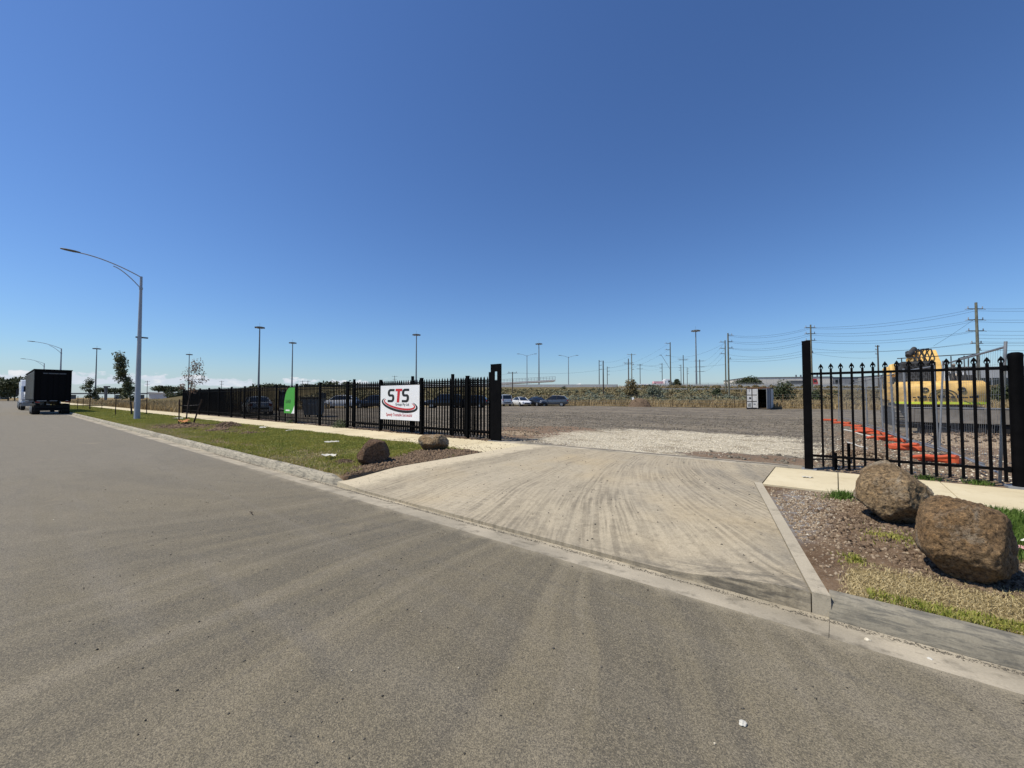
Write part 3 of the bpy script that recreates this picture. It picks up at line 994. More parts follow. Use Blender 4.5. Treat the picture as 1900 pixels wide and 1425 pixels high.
def brown_m(X, Y):
    e = ((X + 9.6) / 2.6) ** 2 + ((Y - 13.6) / 3.0) ** 2
    a = 1 - sst(e, 0.4, 1.3)
    b = 0.85 * sst(X, -0.6, 0.6) * (1 - sst(Y, 19, 27))
    c = 0.8 * (1 - sst(Y, 9.9, 10.7)) * (1 - sst(X, -8.8, -8.2))
    f = 0.6 * (1 - sst(((X + 1.5) / 2.0) ** 2 + ((Y - 10.7) / 0.8) ** 2, 0.4, 1.2))
    return np.maximum(np.maximum(a, b), np.maximum(c, f))


def yard_z(X, Y):
    near = sst(Y, 10.1, 11.5)
    return 0.188 + near * (0.06 * vnoise2(X, Y, 0.35, 1) + 0.035 * vnoise2(X, Y, 1.8, 5)) + 0.02 * sst(Y, 10.0, 10.4)


xs = np.concatenate([np.linspace(-120, -22, 60), np.linspace(-21, 9, 170), np.linspace(10, 120, 30)])
ys = np.concatenate([np.linspace(9.73, 22, 110), np.linspace(22.6, 78, 70)])
struct('yard', grid_mesh('yard', xs, ys, yard_z, M['yard'], {'white': white_m, 'brown': brown_m}))
# vacant paddock beyond the end of the fence
def field_z(X, Y): return 0.205 + 0.10 * vnoise2(X, Y, 0.15, 3) * sst(Y, 9.8, 12) + 0.25 * sst(Y, 10, 40) * sst(-X, 46.5, 60)
struct('paddock', grid_mesh('paddock', np.linspace(-420, -46.6, 120), np.linspace(9.73, 140, 60), field_z, M['dry_ground']))
# dry grass strip ground behind the yard
def strip_z(X, Y): return 0.24 + 0.06 * vnoise2(X, Y, 0.3, 8) + 0.25 * sst(Y, 59, 63)
struct('paddock', grid_mesh('paddock', np.linspace(-75, 110, 90), np.linspace(59.0, 160, 40), strip_z, M['dry_ground']))


# ---- embankment and freeway (runs across the far side)
def cf(d, lat): return FH * d + RH * lat
def bank_h(d): return 0.3 + 4.3 * sst(d, 70, 122)
ds = np.linspace(66, 131, 34)
ls = np.linspace(-75, 210, 120)
def bank_warp(L, D):
    return FH[0] * D + RH[0] * L, FH[1] * D + RH[1] * L
L_, D_ = np.meshgrid(ls, ds, indexing='ij')
def bank_z(X, Y):
    D = X * FH[0] + Y * FH[1]
    return bank_h(D) + 0.15 * vnoise2(X, Y, 0.2, 4)
struct('embankment', grid_mesh('embankment', ls, ds, bank_z, M['bank_soil'], warp=bank_warp))


def cf_box(mb, d0, d1, l0, l1, z0, z1):
    P = []
    for z in (z0, z1):
        for d, l in ((d0, l0), (d0, l1), (d1, l1), (d1, l0)):
            q = cf(d, l)
            P.append((q[0], q[1], z))
    return mb.add(P, [(0, 3, 2, 1), (4, 5, 6, 7), (0, 1, 5, 4), (1, 2, 6, 5), (2, 3, 7, 6), (3, 0, 4, 7)])


fw = thing('freeway', 'raised freeway with pale concrete barriers on the scrubby bank', None); fw['kind'] = 'structure'
cf_box(MB(), 130, 158, -52, 260, 0.0, 4.75).build('carriageway', M['far_concrete'], fw)
l = -50.0
while l < 200:
    if not (24 < l < 40):
        cf_box(MB(), 129.6, 129.95, l + 0.03, l + 11.97, 4.3, 5.75).build('barrier', M['far_concrete'], fw)
    l += 12
l = -50.0
while l < 250:
    cf_box(MB(), 158.1, 158.4, l + 0.03, l + 19.97, 4.5, 6.0).build('barrier', M['far_concrete'], fw)
    l += 20
mb = MB()
for z in (5.95, 6.2):
    a = cf(129.8, 45); b = cf(129.8, 200)
    mb.tube([(a[0], a[1], z), (b[0], b[1], z)], 0.03, 4)
l = 45
while l < 200:
    a = cf(129.8, l)
    mb.tube([(a[0], a[1], 5.7), (a[0], a[1], 6.25)], 0.03, 4); l += 3
mb.build('guard_rail', M['galv_dull'], fw)

# ================================================================== helpers for things built in world coordinates
def ch(parent, name, mb, mat, **k):
    """child of a thing, shape given in the thing's local coordinates"""
    return mb.build(name, mat, parent, **k)


def text_mesh(body, size, mat, align='CENTER', extrude=0.0015, shear=0.0, name='lettering', bold=0.0):
    cu = bpy.data.curves.new('t', 'FONT')
    cu.body = body
    cu.size = size
    cu.align_x = align
    cu.extrude = extrude
    cu.shear = shear
    cu.offset = bold
    cu.resolution_u = 3
    o = bpy.data.objects.new('t', cu)
    C.objects.link(o)
    dg = bpy.context.evaluated_depsgraph_get()
    me = bpy.data.meshes.new_from_object(o.evaluated_get(dg))
    bpy.data.objects.remove(o)
    bpy.data.curves.remove(cu)
    me.name = name
    me.materials.clear()
    me.materials.append(mat)
    return me


def bar_mesh(name, w, h, spear=0.09, mat=None, fancy=False):
    mb = MB()
    a = w / 2
    mb.box((0, 0, (h - spear) / 2), (w, w, h - spear))
    z = h - spear
    if fancy:
        for s in (-1, 1):
            mb.tube([(s * 0.024, 0, z - 0.002), (s * 0.032, 0, z + 0.018), (s * 0.020, 0, z + 0.036)], 0.007, 5)
        mb.loft([[(-0.038, -0.012, z + 0.030), (0.038, -0.012, z + 0.030), (0.038, 0.012, z + 0.030), (-0.038, 0.012, z + 0.030)],
                 [(-0.027, -0.014, z + 0.055), (0.027, -0.014, z + 0.055), (0.027, 0.014, z + 0.055), (-0.027, 0.014, z + 0.055)],
                 [(-0.003, -0.003, z + spear), (0.003, -0.003, z + spear), (0.003, 0.003, z + spear), (-0.003, 0.003, z + spear)]])
        mb.box((0, 0, z + 0.015), (0.018, 0.018, 0.034))
    else:
        mb.loft([[(-a, -a, z + .001), (a, -a, z + .001), (a, a, z + .001), (-a, a, z + .001)],
                 [(-a * .15, -a * .15, z + spear), (a * .15, -a * .15, z + spear), (a * .15, a * .15, z + spear), (-a * .15, a * .15, z + spear)]])
    return mb.mesh(name, mat)


K = M['black_steel']
GY = 0.195
FY = 9.85
# ---- long palisade fence
FX0 = -8.75
fence = thing('palisade_fence', 'long black steel palisade fence running along the footpath', 'fence', (FX0, FY, GY))
posts = [-9.84, -12.28, -14.98, -17.64, -20.28, -22.93, -25.55, -28.15, -30.6, -33.1, -35.75, -38.15, -40.6, -43.15, -45.65]
pm = MB().box((0, 0, 1.06), (0.10, 0.10, 2.12)).box((0, 0, 2.13), (0.112, 0.112, 0.03)).mesh('post', K, bevel=0.006)
for xp in posts:
    link('post', pm, fence, (xp - FX0, 0.0, 0.0), (R(rnd.uniform(-.5, .5)), R(rnd.uniform(-.4, .4)), 0))
bmesh_l = bar_mesh('baluster', 0.034, 2.02, 0.08, K)
edges_ = [-8.78] + posts
for a, b in zip(edges_[:-1], edges_[1:]):
    L = a - b
    for z in (0.29, 1.84, 1.97):
        MB().box(((a + b) / 2 - FX0, 0, z), (L - 0.11, 0.04, 0.04)).build('rail', K, fence)
    n = int(round((L - 0.12) / 0.145))
    for i in range(n):
        x = a - 0.06 - (L - 0.12) * (i + 0.5) / n
        o = link('baluster', bmesh_l, fence, (x - FX0 + rnd.uniform(-.006, .006), 0.0, 0.07 + rnd.uniform(-.012, .012)), (0, R(rnd.uniform(-.35, .35)), 0))

# ---- sliding gate parked behind the fence
GX, GYY = -8.95, 10.22
gate = thing('sliding_gate', 'black steel sliding gate parked open behind the end of the palisade fence', 'gate', (GX, GYY, GY))
gpm = MB().box((0, 0, 1.13), (0.10, 0.08, 2.26)).mesh('stile', K, bevel=0.005)
gx = [-9.12, -10.98, -13.33, -17.72]
for xp in gx:
    link('stile', gpm, gate, (xp - GX, 0, 0.0))
bm2 = bar_mesh('baluster', 0.034, 2.03, 0.08, K)
for a, b in zip(gx[:-1], gx[1:]):
    for z in (0.20, 1.79, 1.93):
        MB().box(((a + b) / 2 - GX, 0, z), (a - b - 0.11, 0.045, 0.05)).build('rail', K, gate)
    n = int(round((a - b - 0.12) / 0.145))
    for i in range(n):
        link('baluster', bm2, gate, (a - 0.06 - (a - b - 0.12) * (i + 0.5) / n - GX, 0, 0.09))

# ---- gate guide post with a slot near its top
mb = MB()
wv, dv, hv = 0.42, 0.06, 2.47
mb.box((-wv / 2 + 0.07, 0, hv / 2), (0.14, dv, hv)).box((wv / 2 - 0.07, 0, hv / 2), (0.14, dv, hv))
mb.box((0, 0, 0.98), (0.14, dv - 0.004, 1.96)).box((0, 0, 2.355), (0.14, dv - 0.004, 0.23))
gp_ = thing('gate_post', 'broad black gate guide post with a small slot cut through its top', 'gate post', (-8.56, 9.86, GY))
mb.build('post', K, gp_, bevel=0.0)
MB().box((0, 0, hv + 0.006), (wv + 0.01, dv + 0.01, 0.012)).build('cap', K, gp_)
MB().box((0, 0, 0.008), (wv + 0.10, dv + 0.14, 0.016)).build('base_plate', M['galv_dull'], gp_)

gp2 = thing('gate_post', 'slim square black gate post at the end of the short spear fence', 'gate post', (-0.44, 9.84, GY))
MB().box((0, 0, 1.25), (0.135, 0.135, 2.5)).build('post', K, gp2, bevel=0.008)
MB().box((0, 0, 2.508), (0.14, 0.14, 0.012)).build('cap', K, gp2)
MB().box((0, 0, 0.006), (0.24, 0.24, 0.012)).build('base_plate', M['galv_dull'], gp2)

# ---- short spear topped fence
sf = thing('spear_fence', 'short black spear topped fence panel in front of the yellow excavator', 'fence', (2.20, 9.84, GY))
pr = MB()
pr.tube([(0, 0, 0), (0, 0, 2.0), (0, 0, 2.06), (0, 0, 2.095), (0, 0, 2.11)], [0.082, 0.082, 0.087, 0.076, 0.04], 20)
pr.build('post', K, sf, smooth=True)
MB().box((0, 0, 0.012), (0.30, 0.30, 0.03)).build('base_plate', M['galv_dull'], sf)
for z in (0.275, 1.865):
    MB().box((-1.335, 0, z), (2.47, 0.04, 0.045)).build('rail', K, sf, bevel=0.004)
    MB().box((-0.115, 0, z), (0.05, 0.07, 0.09)).build('bracket', K, sf)
bm3 = bar_mesh('baluster', 0.036, 2.04 - 0.06, 0.10, K, True)
nb = 16
for i in range(nb):
    x = -2.42 + (2.34 - 0.06) * i / (nb - 1)
    link('baluster', bm3, sf, (x + rnd.uniform(-.004, .004), 0, 0.075 + rnd.uniform(-.004, .004)), (0, R(rnd.uniform(-.3, .3)), 0))

# ---- STS sign board
SX0, SX1, SZ0, SZ1 = -14.88, -12.33, 0.70, 2.08
sg = thing('company_sign', 'white STS Groups sign with red and black swoosh on the fence', 'sign', ((SX0 + SX1) / 2, 9.782, SZ0))
SW, SH = SX1 - SX0, SZ1 - SZ0
MB().box((0, 0, SH / 2), (SW, 0.012, SH)).build('board', M['sign_white'], sg)
def suv(px, py):
    """sign artwork coordinates: 0..915 across, 0..800 down"""
    return (-SW / 2 + px / 915 * SW, SH - py / 800 * SH)
def flat(poly, name, mat, y=-0.0085):
    n = len(poly)
    mb = MB()
    mb.prism([suv(*p) for p in poly], y - 0.0015, y + 0.001, 'y')
    return mb.build(name, mat, sg, fix=True)
def ribbon(cl, w, wf=None):
    cl = [Vector(p) for p in cl]
    Lp, Rp = [], []
    for i, p in enumerate(cl):
        d0 = (cl[i] - cl[i - 1]).normalized() if i else (cl[1] - cl[0]).normalized()
        d1 = (cl[i + 1] - cl[i]).normalized() if i < len(cl) - 1 else d0
        d = (d0 + d1).normalized()
        nn = Vector((-d.y, d.x))
        k = 1 / max(0.5, d.dot(d0))
        ww = (w if wf is None else w * wf(i / (len(cl) - 1))) * k
        Lp.append(p + nn * ww / 2); Rp.append(p - nn * ww / 2)
    return Lp, Rp
def strip_obj(Lp, Rp, name, mat, y=-0.0085):
    mb = MB()
    n = len(Lp)
    for i in range(n - 1):
        q = [Lp[i], Lp[i + 1], Rp[i + 1], Rp[i]]
        mb.add([(suv(*p)[0], y, suv(*p)[1]) for p in q], [(0, 1, 2, 3)])
    me = mb.mesh(name, mat, fix=False)
    return link(name, me, sg)
def S_path(x0, y0, w, h, sh):
    pts = [(1, .91), (.30, .91), (.16, .86), (.10, .76), (.10, .66), (.16, .56), (.28, .51), (.72, .51), (.84, .46), (.90, .36), (.90, .24), (.84, .14), (.70, .09), (0, .09)]
    return [(x0 + u * w + v * sh, y0 - v * h) for u, v in pts]
y0, hh = 395, 315
for x0, nm in ((178, 'letter_s'), (520, 'letter_s')):
    L_, R_ = ribbon(S_path(x0, y0, 148, hh, 24), 54)
    strip_obj(L_, R_, nm, M['print_black'])
sh = 24 / hh
def shp(pts): return [(x + (y0 - y) * sh, y) for x, y in pts]
flat(shp([(352, 80), (508, 80), (508, 136), (460, 136), (460, 395), (402, 395), (402, 136), (352, 136)]), 'letter_t', M['print_red'])
def swoosh(cx, cy, a, b, rot, t0, t1, T, name, mat, y):
    cl = []
    for i in range(41):
        th = t0 + (t1 - t0) * i / 40
        x, yy = a * math.cos(th), b * math.sin(th)
        cl.append((cx + x * math.cos(rot) - yy * math.sin(rot), cy + x * math.sin(rot) + yy * math.cos(rot)))
    L_, R_ = ribbon(cl, T, lambda s: max(0.04, math.sin(math.pi * min(max(s, 0), 1)) ** 0.55))
    strip_obj(L_, R_, name, mat, y)
swoosh(455, 440, 412, 150, 0.19, R(208), R(-42), 58, 'swoosh', M['print_black'], -0.0075)
swoosh(455, 425, 362, 108, 0.19, R(206), R(-40), 44, 'swoosh', M['print_red'], -0.0085)
def sign_text(body, px, py, size, mat, bold=0.0, sx=1.0, parent=sg, loc=None):
    me = text_mesh(body, size, mat, bold=bold)
    o = link('lettering', me, parent, loc or (suv(px, py)[0], -0.0095, suv(px, py)[1]), (R(90), 0, 0))
    o.scale = (sx, 1, 1)
    return o
sign_text('Groups Pty Ltd', 530, 468, 0.145, M['print_black'], 0.0, 0.98)
sign_text('Speedy Trustable Successful', 452, 715, 0.175, M['print_red'], 0.0, 0.86)

# ---- green lease board and navy board beside it
gb = thing('lease_sign', 'bright green lease board with white lower corner fixed to the black fence', 'sign', (-23.62, 9.77, 0.72))
poly = []
Wg, Hg = 1.30, 1.42
for i in range(13):
    a = R(180 - 90 * i / 12)
    poly.append((-Wg / 2 + 0.72 + 0.72 * math.cos(a), Hg - 1.0 + 1.0 * math.sin(a)))
poly += [(Wg / 2, Hg), (Wg / 2, 0.0), (-Wg / 2, 0.0)]
MB().prism(poly, -0.006, 0.006, 'y').build('board', M['sign_green'], gb)
c2 = [(Wg / 2, 0.0), (Wg / 2, 0.45)] + [(Wg / 2 - 0.40 + 0.40 * math.cos(R(a)), 0.45 * (1 - math.sin(R(90 - a)) * 1.0) if False else 0.45 * math.cos(R(a)) ** 1.6) for a in (20, 40, 60, 75, 90)]
MB().prism(c2, -0.0085, -0.0065, 'y').build('corner_print', M['sign_white'], gb)
for body, x, z, s, mt in (('LEASE', -0.13, 0.56, 0.26, 'print_black'), ('Land', -0.2, 0.34, 0.12, 'sign_white'), ('For lease', -0.18, 0.15, 0.15, 'sign_white')):
    if body == 'LEASE':
        o = link('lettering', text_mesh(body, s, M[mt]), gb, (x, -0.0085, z), (R(90), 0, 0))
# thin pale lines stand for the small unreadable print
for z, w, h in ((0.40, 0.52, 0.02), (0.33, 0.44, 0.02), (0.16, 0.50, 0.075)):
    MB().box((-0.18, -0.0075, z), (w, 0.002, h)).build('print_line', M['sign_white'] if h > 0.05 else M['sign_green'], gb)
nb_ = thing('site_sign', 'dark navy board with white band beside the green lease board', 'sign', (-25.0, 9.95, 0.80))
MB().box((0, 0, 0.62), (1.0, 0.012, 1.24)).build('board', M['sign_navy'], nb_)
MB().box((0, -0.008, 1.16), (0.8, 0.002, 0.07)).build('print_line', M['sign_white'], nb_)
MB().box((0, -0.008, 0.13), (0.8, 0.002, 0.05)).build('print_line', M['sign_white'], nb_)
MB().box((0, -0.008, 0.23), (0.6, 0.002, 0.03)).build('print_line', M['wall_grey'], nb_)
for xx in (-0.4, 0.4):
    MB().box((xx, 0.02, -0.24), (0.05, 0.025, 0.75)).build('leg', K, nb_)

# ---- small black stakes by the square gate post
for x, y, h, lb in ((-0.03, 10.12, 0.33, 'short black steel stake behind the boulder, lower of two'), (0.17, 10.2, 0.52, 'taller black steel stub just inside the spear fence')):
    t_ = thing('steel_stub', lb, 'stake', (x, y, 0.19))
    MB().box((0, 0, h / 2), (0.05, 0.05, h)).build('stub', K, t_, bevel=0.004)
    MB().box((0, 0, 0.006), (0.12, 0.12, 0.012)).build('base_plate', K, t_)


# ================================================================== boulders
def boulder(name, label, loc, dims, planes, seed, mat, rz=0.0, tilt=(0, 0), rough=1.0):
    bm = bmesh.new()
    bmesh.ops.create_icosphere(bm, subdivisions=6, radius=1.0)
    pl = [(Vector(n).normalized(), h) for n, h in planes]
    rr = random.Random(int(seed * 10))
    for _ in range(11):
        pl.append((Vector((rr.gauss(0, 1), rr.gauss(0, 1), rr.gauss(0, 1))).normalized(), rr.uniform(0.76, 0.92)))
    for v in bm.verts:
        d = v.co.normalized()
        # soft minimum of the planes gives flat faces with worn edges
        s = 0.75
        for n, h in pl:
            c = d.dot(n)
            if c > 0.02:
                s += (c / h) ** 44
        r = s ** (-1 / 44)
        p = d * r
        q = p * 1.7 + Vector((seed, seed * 2, 0))
        r *= 1 + rough * (0.035 * mnoise.fractal(q, 1.0, 2.0, 3) + 0.032 * mnoise.fractal(q * 3.5, 1.0, 2.0, 4) + 0.022 * mnoise.fractal(q * 11, 0.8, 2.0, 4))
        v.co = Vector((d.x * r * dims[0], d.y * r * dims[1], d.z * r * dims[2]))
    for f in bm.faces:
        f.smooth = True
    rot = Matrix.Rotation(tilt[0], 4, 'X') @ Matrix.Rotation(tilt[1], 4, 'Y')
    bmesh.ops.transform(bm, matrix=rot, verts=bm.verts)
    zmin = min(v.co.z for v in bm.verts)
    for v in bm.verts:
        v.co.z -= zmin
    me = bpy.data.meshes.new(name)
    bm.to_mesh(me)
    bm.free()
    me.materials.append(mat)
    o = link(name, me, None, loc, (0, 0, rz))
    return prop(o, label, 'boulder')


# view frame at the boulders: x right of the camera, y away from it (rz turns local axes to face the camera)
RB = R(-8)
boulder('boulder', 'big squarish reddish brown boulder on the dry verge by the kerb', (0.80, 5.00, 0.045), (0.305, 0.45, 0.395),
        [((-0.12, -1, 0.22), 0.80), ((0.05, 0.1, 1), 0.84), ((1, -0.35, 0.0), 0.84), ((-1, -0.25, 0.15), 0.88), ((-0.8, -0.3, -0.8), 0.80), ((0.2, 1, 0.2), 0.85), ((0.75, 0.1, 0.75), 1.0), ((0.1, -0.7, -0.8), 0.84), ((-0.75, -0.2, 0.8), 1.03), ((0.7, -0.2, -0.9), 0.9)], 3.1, M['brown_basalt'], RB)
boulder('boulder', 'tan sloping boulder sitting between the footpath and its reddish neighbour', (0.49, 6.60, 0.04), (0.36, 0.45, 0.41),
        [((-0.25, -1, 0.3), 0.78), ((0.6, 0.0, 0.9), 0.72), ((-1, -0.1, 0.3), 0.86), ((-0.6, -0.2, -0.85), 0.72), ((0.9, -0.8, 0.3), 0.86), ((1, 0.1, -0.15), 0.98), ((0, 1, 0.2), 0.9), ((-0.5, 0, 1), 0.98), ((0.4, -0.6, -0.8), 0.76)], 8.4, M['tan_basalt'], R(-4))
boulder('boulder', 'small dark boulder with a shaded face beside the pale driveway wing', (-7.98, 5.05, 0.04), (0.42, 0.36, 0.34),
        [((-0.75, -0.45, 0.55), 0.60), ((0.95, -0.42, 0.0), 0.52), ((0.15, 0.1, 1), 0.80), ((1, 0.4, 0.3), 0.75), ((0, 1, 0.2), 0.9), ((-0.2, -1, 0.25), 0.80), ((-1, 0.2, 0.1), 0.88)], 5.7, M['dark_basalt'], R(12), rough=0.6)
boulder('boulder', 'light tan low boulder lying on soil near the white sign', (-8.55, 7.25, 0.10), (0.44, 0.36, 0.27),
        [((-0.1, -0.15, 1), 0.78), ((-0.5, -1, 0.5), 0.84), ((1, -0.4, 0.4), 0.80), ((-0.5, -0.8, -0.8), 0.68), ((0.7, -0.6, -0.8), 0.70), ((-1, 0, -0.1), 0.95), ((0, 1, 0.2), 0.9)], 11.9, M['tan_basalt'], R(38), rough=0.65)


# ================================================================== street lamps
def street_lamp(label, loc, detail=True):
    t = thing('street_lamp', label, 'street lamp', loc, 0, 'street lamps along the verge')
    h = 9.53
    mb = MB()
    mb.tube([(0, 0, 0.0), (0, 0, 0.05), (0, 0, 3.0), (0, 0, h)], [0.17, 0.165, 0.135, 0.07], 12)
    mb.build('pole', M['lamp_grey'], t, smooth=True)
    up, lo = [], []
    for i in range(13):
        s = i / 12
        up.append((0, -2.85 * s, h - 0.05 + 0.86 * (1 - (1 - s) ** 1.7)))
    for i in range(9):
        s = i / 8
        lo.append((0, -1.35 * s, 8.72 + 1.18 * (1 - (1 - s) ** 1.45)))
    MB().tube(up, 0.035, 7).build('arm', M['lamp_grey'], t, smooth=True)
    MB().tube(lo, 0.03, 7).build('brace', M['lamp_grey'], t, smooth=True)
    rings = []
    for s, w, hh in ((0, 0.05, 0.05), (0.1, 0.12, 0.09), (0.35, 0.19, 0.12), (0.7, 0.19, 0.10), (0.95, 0.13, 0.07), (1.0, 0.06, 0.04)):
        y = -2.80 - 0.85 * s
        z = h + 0.83 + 0.03 * s
        rings.append([(w * math.cos(a), y, z + hh * 0.5 * math.sin(a)) for a in [2 * math.pi * k / 10 for k in range(10)]])
    MB().loft(rings).build('luminaire', M['luminaire'], t, smooth=True)
    MB().tube([(0, 0, 8.66), (0, 0, 8.8)], 0.1, 10).build('clamp', M['lamp_grey'], t)
    if detail:
        MB().box((0, 0.12, 5.45), (0.10, 0.62, 0.09)).build('bracket', M['luminaire'], t)
        MB().tube([(0, 0, 0.0), (0, 0, 0.04)], 0.25, 10).build('base_plate', M['galv_dull'], t)
        MB().box((0.0, -0.155, 1.0), (0.10, 0.02, 0.35)).build('access_door', M['lamp_grey'], t)
    return t


street_lamp('tall grey street lamp standing on the grass verge beside a staked leafy tree', (-36.1, 5.4, 0.14))
street_lamp('grey street lamp rising behind the black curtain trailer', (-99.8, 5.4, 0.14), False)
street_lamp('distant grey street lamp past the parked trucks, its arm over the road', (-146.5, 5.3, 0.14), False)

# ================================================================== temporary fencing inside the yard
def temp_panel(label, p0, p1, h=2.2, lean=0.0, mesh=True):
    p0 = Vector((*p0, 0.24)); p1 = Vector((*p1, 0.24))
    t = thing('temporary_fence_panel', label, 'fence panel', p0, 0, 'temporary fence panels')
    d = p1 - p0
    ln = Vector((-d.y, d.x, 0)).normalized() * lean
    a, b = Vector((0, 0, 0)), d
    at, bt = a + Vector((0, 0, h)) + ln, b + Vector((0, 0, h)) + ln
    MB().tube([a, at + Vector((0, 0, 0.02))], 0.021, 7).build('frame_post', M['galv'], t)
    MB().tube([b, bt + Vector((0, 0, 0.02))], 0.021, 7).build('frame_post', M['galv'], t)
    MB().tube([at - (at - a) * 0.03, bt - (bt - b) * 0.03], 0.019, 7).build('top_rail', M['galv'], t)
    MB().tube([a + (at - a) * 0.06, b + (bt - b) * 0.06], 0.019, 7).build('bottom_rail', M['galv'], t)
    if mesh:
        mb = MB()
        n = max(8, int(d.length / 0.12))
        for i in range(1, n):
            s = i / n
            q = a.lerp(b, s); qt = at.lerp(bt, s)
            mb.tube([q + (qt - q) * 0.06, q + (qt - q) * 0.97], 0.0018, 3, False)
        for i in range(1, 8):
            s = 0.06 + 0.91 * i / 8
            mb.tube([a + (at - a) * s, b + (bt - b) * s], 0.0018, 3, False)
        o = mb.build('wire_mesh', M['galv_dull'], t, fix=False)
        o['kind'] = 'stuff'
    return t


pts = [(2.03, 10.02), (1.96, 14.4), (1.62, 16.7), (1.52, 19.0), (1.40, 21.3), (1.08, 24.2), (0.66, 28.4), (0.10, 32.5)]
temp_panel('galvanised temporary fence panel just behind the spear fence, next to its round post', pts[0], pts[1], 2.24, -0.12)
ORD = ('second', 'third', 'fourth', 'fifth', 'sixth', 'seventh', 'eighth', 'ninth', 'tenth')
for k_, (a, b) in enumerate(zip(pts[1:-1], pts[2:])):
    q0 = Vector(a) + (Vector(b) - Vector(a)) * 0.02
    q1 = Vector(a) + (Vector(b) - Vector(a)) * 0.98
    temp_panel('%s galvanised temporary fence panel counting back from the round fence post' % ORD[k_], q0, q1, 2.2, rnd.uniform(-0.06, 0.06))
# orange feet and red barrier tubes
def foot_block(loc, rz, label, L=0.62):
    t = thing('barrier_weight', label, 'barrier weight', loc, rz, 'orange barrier weights on the gravel')
    poly = [(-L / 2, -0.09), (-L / 2 + 0.05, -0.125), (-0.08, -0.11), (0.08, -0.11), (L / 2 - 0.05, -0.125), (L / 2, -0.09), (L / 2, 0.09), (L / 2 - 0.05, 0.125), (0.08, 0.11), (-0.08, 0.11), (-L / 2 + 0.05, 0.125), (-L / 2, 0.09)]
    MB().prism(poly, 0.0, 0.115, 'z').build('block', M['orange_plastic'], t, bevel=0.02)
    for s in (-0.2, 0, 0.2):
        MB().tube([(s, 0, 0.105), (s, 0, 0.123)], 0.03, 8).build('socket', M['plastic_black'], t)
    MB().box((0, -0.121, 0.06), (L * 0.5, 0.006, 0.04)).build('grip', M['orange_plastic'], t)
    return t


for i, (x, y, r) in enumerate(((1.72, 12.72, -24), (1.43, 15.05, -20), (1.35, 17.6, -16), (1.12, 20.2, -20), (1.02, 21.6, -10), (0.86, 23.0, -25), (0.55, 25.0, -15), (0.2, 27.6, -20), (-0.35, 30.6, -8))):
    foot_block((x, y, 0.20), R(r), ('first' if i == 0 else ORD[i - 1]) + ' orange plastic barrier weight counting back from the spear fence', 0.66 if i < 2 else 0.75)
def lying_tube(label, a, b, r, mat, name='lying_tube'):
    t = thing(name, label, 'tube', a)
    d = Vector(b) - Vector(a)
    n = 6
    MB().tube([d * (i / n) + Vector((0, 0, 0.012 * math.sin(i * 1.9))) for i in range(n + 1)], r, 8).build('tube', mat, t, smooth=True)
    MB().tube([d * 0.999 + Vector((0, 0, 0)), d * 1.004], r * 1.15, 8).build('end_cap', M['galv_dull'], t)
lying_tube('long pale steel tube lying across the orange fence feet', (2.12, 11.4, 0.36), (0.95, 22.5, 0.40), 0.022, M['galv'])
lying_tube('white plastic conduit lying on gravel beside the orange feet', (1.0, 18.2, 0.235), (0.25, 22.0, 0.25), 0.03, M['paper'])
lying_tube('short pale offcut lying on gravel in the yard entrance', (0.62, 14.3, 0.235), (0.25, 16.0, 0.24), 0.02, M['paper'])
for i in range(4):
    a = Vector((1.9 - i * 0.28, 12.1 + i * 2.55, 0.385)); b = a + Vector((-0.55, 0.75, -0.12))
    lying_tube('orange plastic brace lying over the %s barrier weight from the spear fence' % ('first', 'second', 'third', 'fourth')[i], a, b, 0.045, M['orange_plastic'], 'fence_brace')
bpy.context.view_layer.update()
for o in [o for o in bpy.data.objects if o.name.startswith('fence_brace') and o.parent is None]:
    o['group'] = 'orange braces over the fence feet'

# ================================================================== excavator
EX = thing('excavator', 'yellow tracked excavator seen from behind with its counterweight towards the fence', 'excavator', (3.42, 27.9, 0.21), R(3))
Yl, Bk, Ds = M['digger_yellow'], M['digger_black'], M['dusty_steel']
# counterweight: curved back in plan
def plan_arc(hw, y0, y1, bulge, n=12):
    pts = []
    for i in range(n + 1):
        s = -1 + 2 * i / n
        pts.append((s * hw, y0 + bulge * (abs(s) ** 3.2)))
    return pts + [(hw, y1), (-hw, y1)]
rings = []
for z, hw, y0 in ((1.06, 1.30, -2.72), (1.12, 1.36, -2.86), (1.55, 1.40, -2.93), (1.82, 1.40, -2.92), (1.98, 1.38, -2.80), (2.10, 1.34, -2.50)):
    rings.append([(x, y, z) for x, y in plan_arc(hw, y0, -1.75, 0.38)])
cw = MB().loft(rings).build('counterweight', Yl, EX, smooth=True)
rs = []
for z in (1.10, 1.19):
    rs.append([(x, y, z) for x, y in plan_arc(1.372, -2.895, -1.8, 0.38)])
MB().loft(rs).build('warning_stripe', M['hivis_stripe'], cw, smooth=True)
for s in (-0.55, 0.55):
    tor = [(s + 0.10 * math.cos(a), -2.925, 1.72 + 0.08 * math.sin(a)) for a in [2 * math.pi * k / 14 for k in range(15)]]
    MB().tube(tor, 0.028, 6).build('lifting_eye', Bk, cw)
for rr in (0.42, 0.30, 0.18):
    arc = [(rr * math.cos(a), -2.945, 1.42 + rr * 0.75 * math.sin(a)) for a in [math.pi * k / 12 for k in range(13)]]
    MB().tube(arc, 0.013, 4).build('emblem_arc', M['print_black'], cw)
x = -0.92
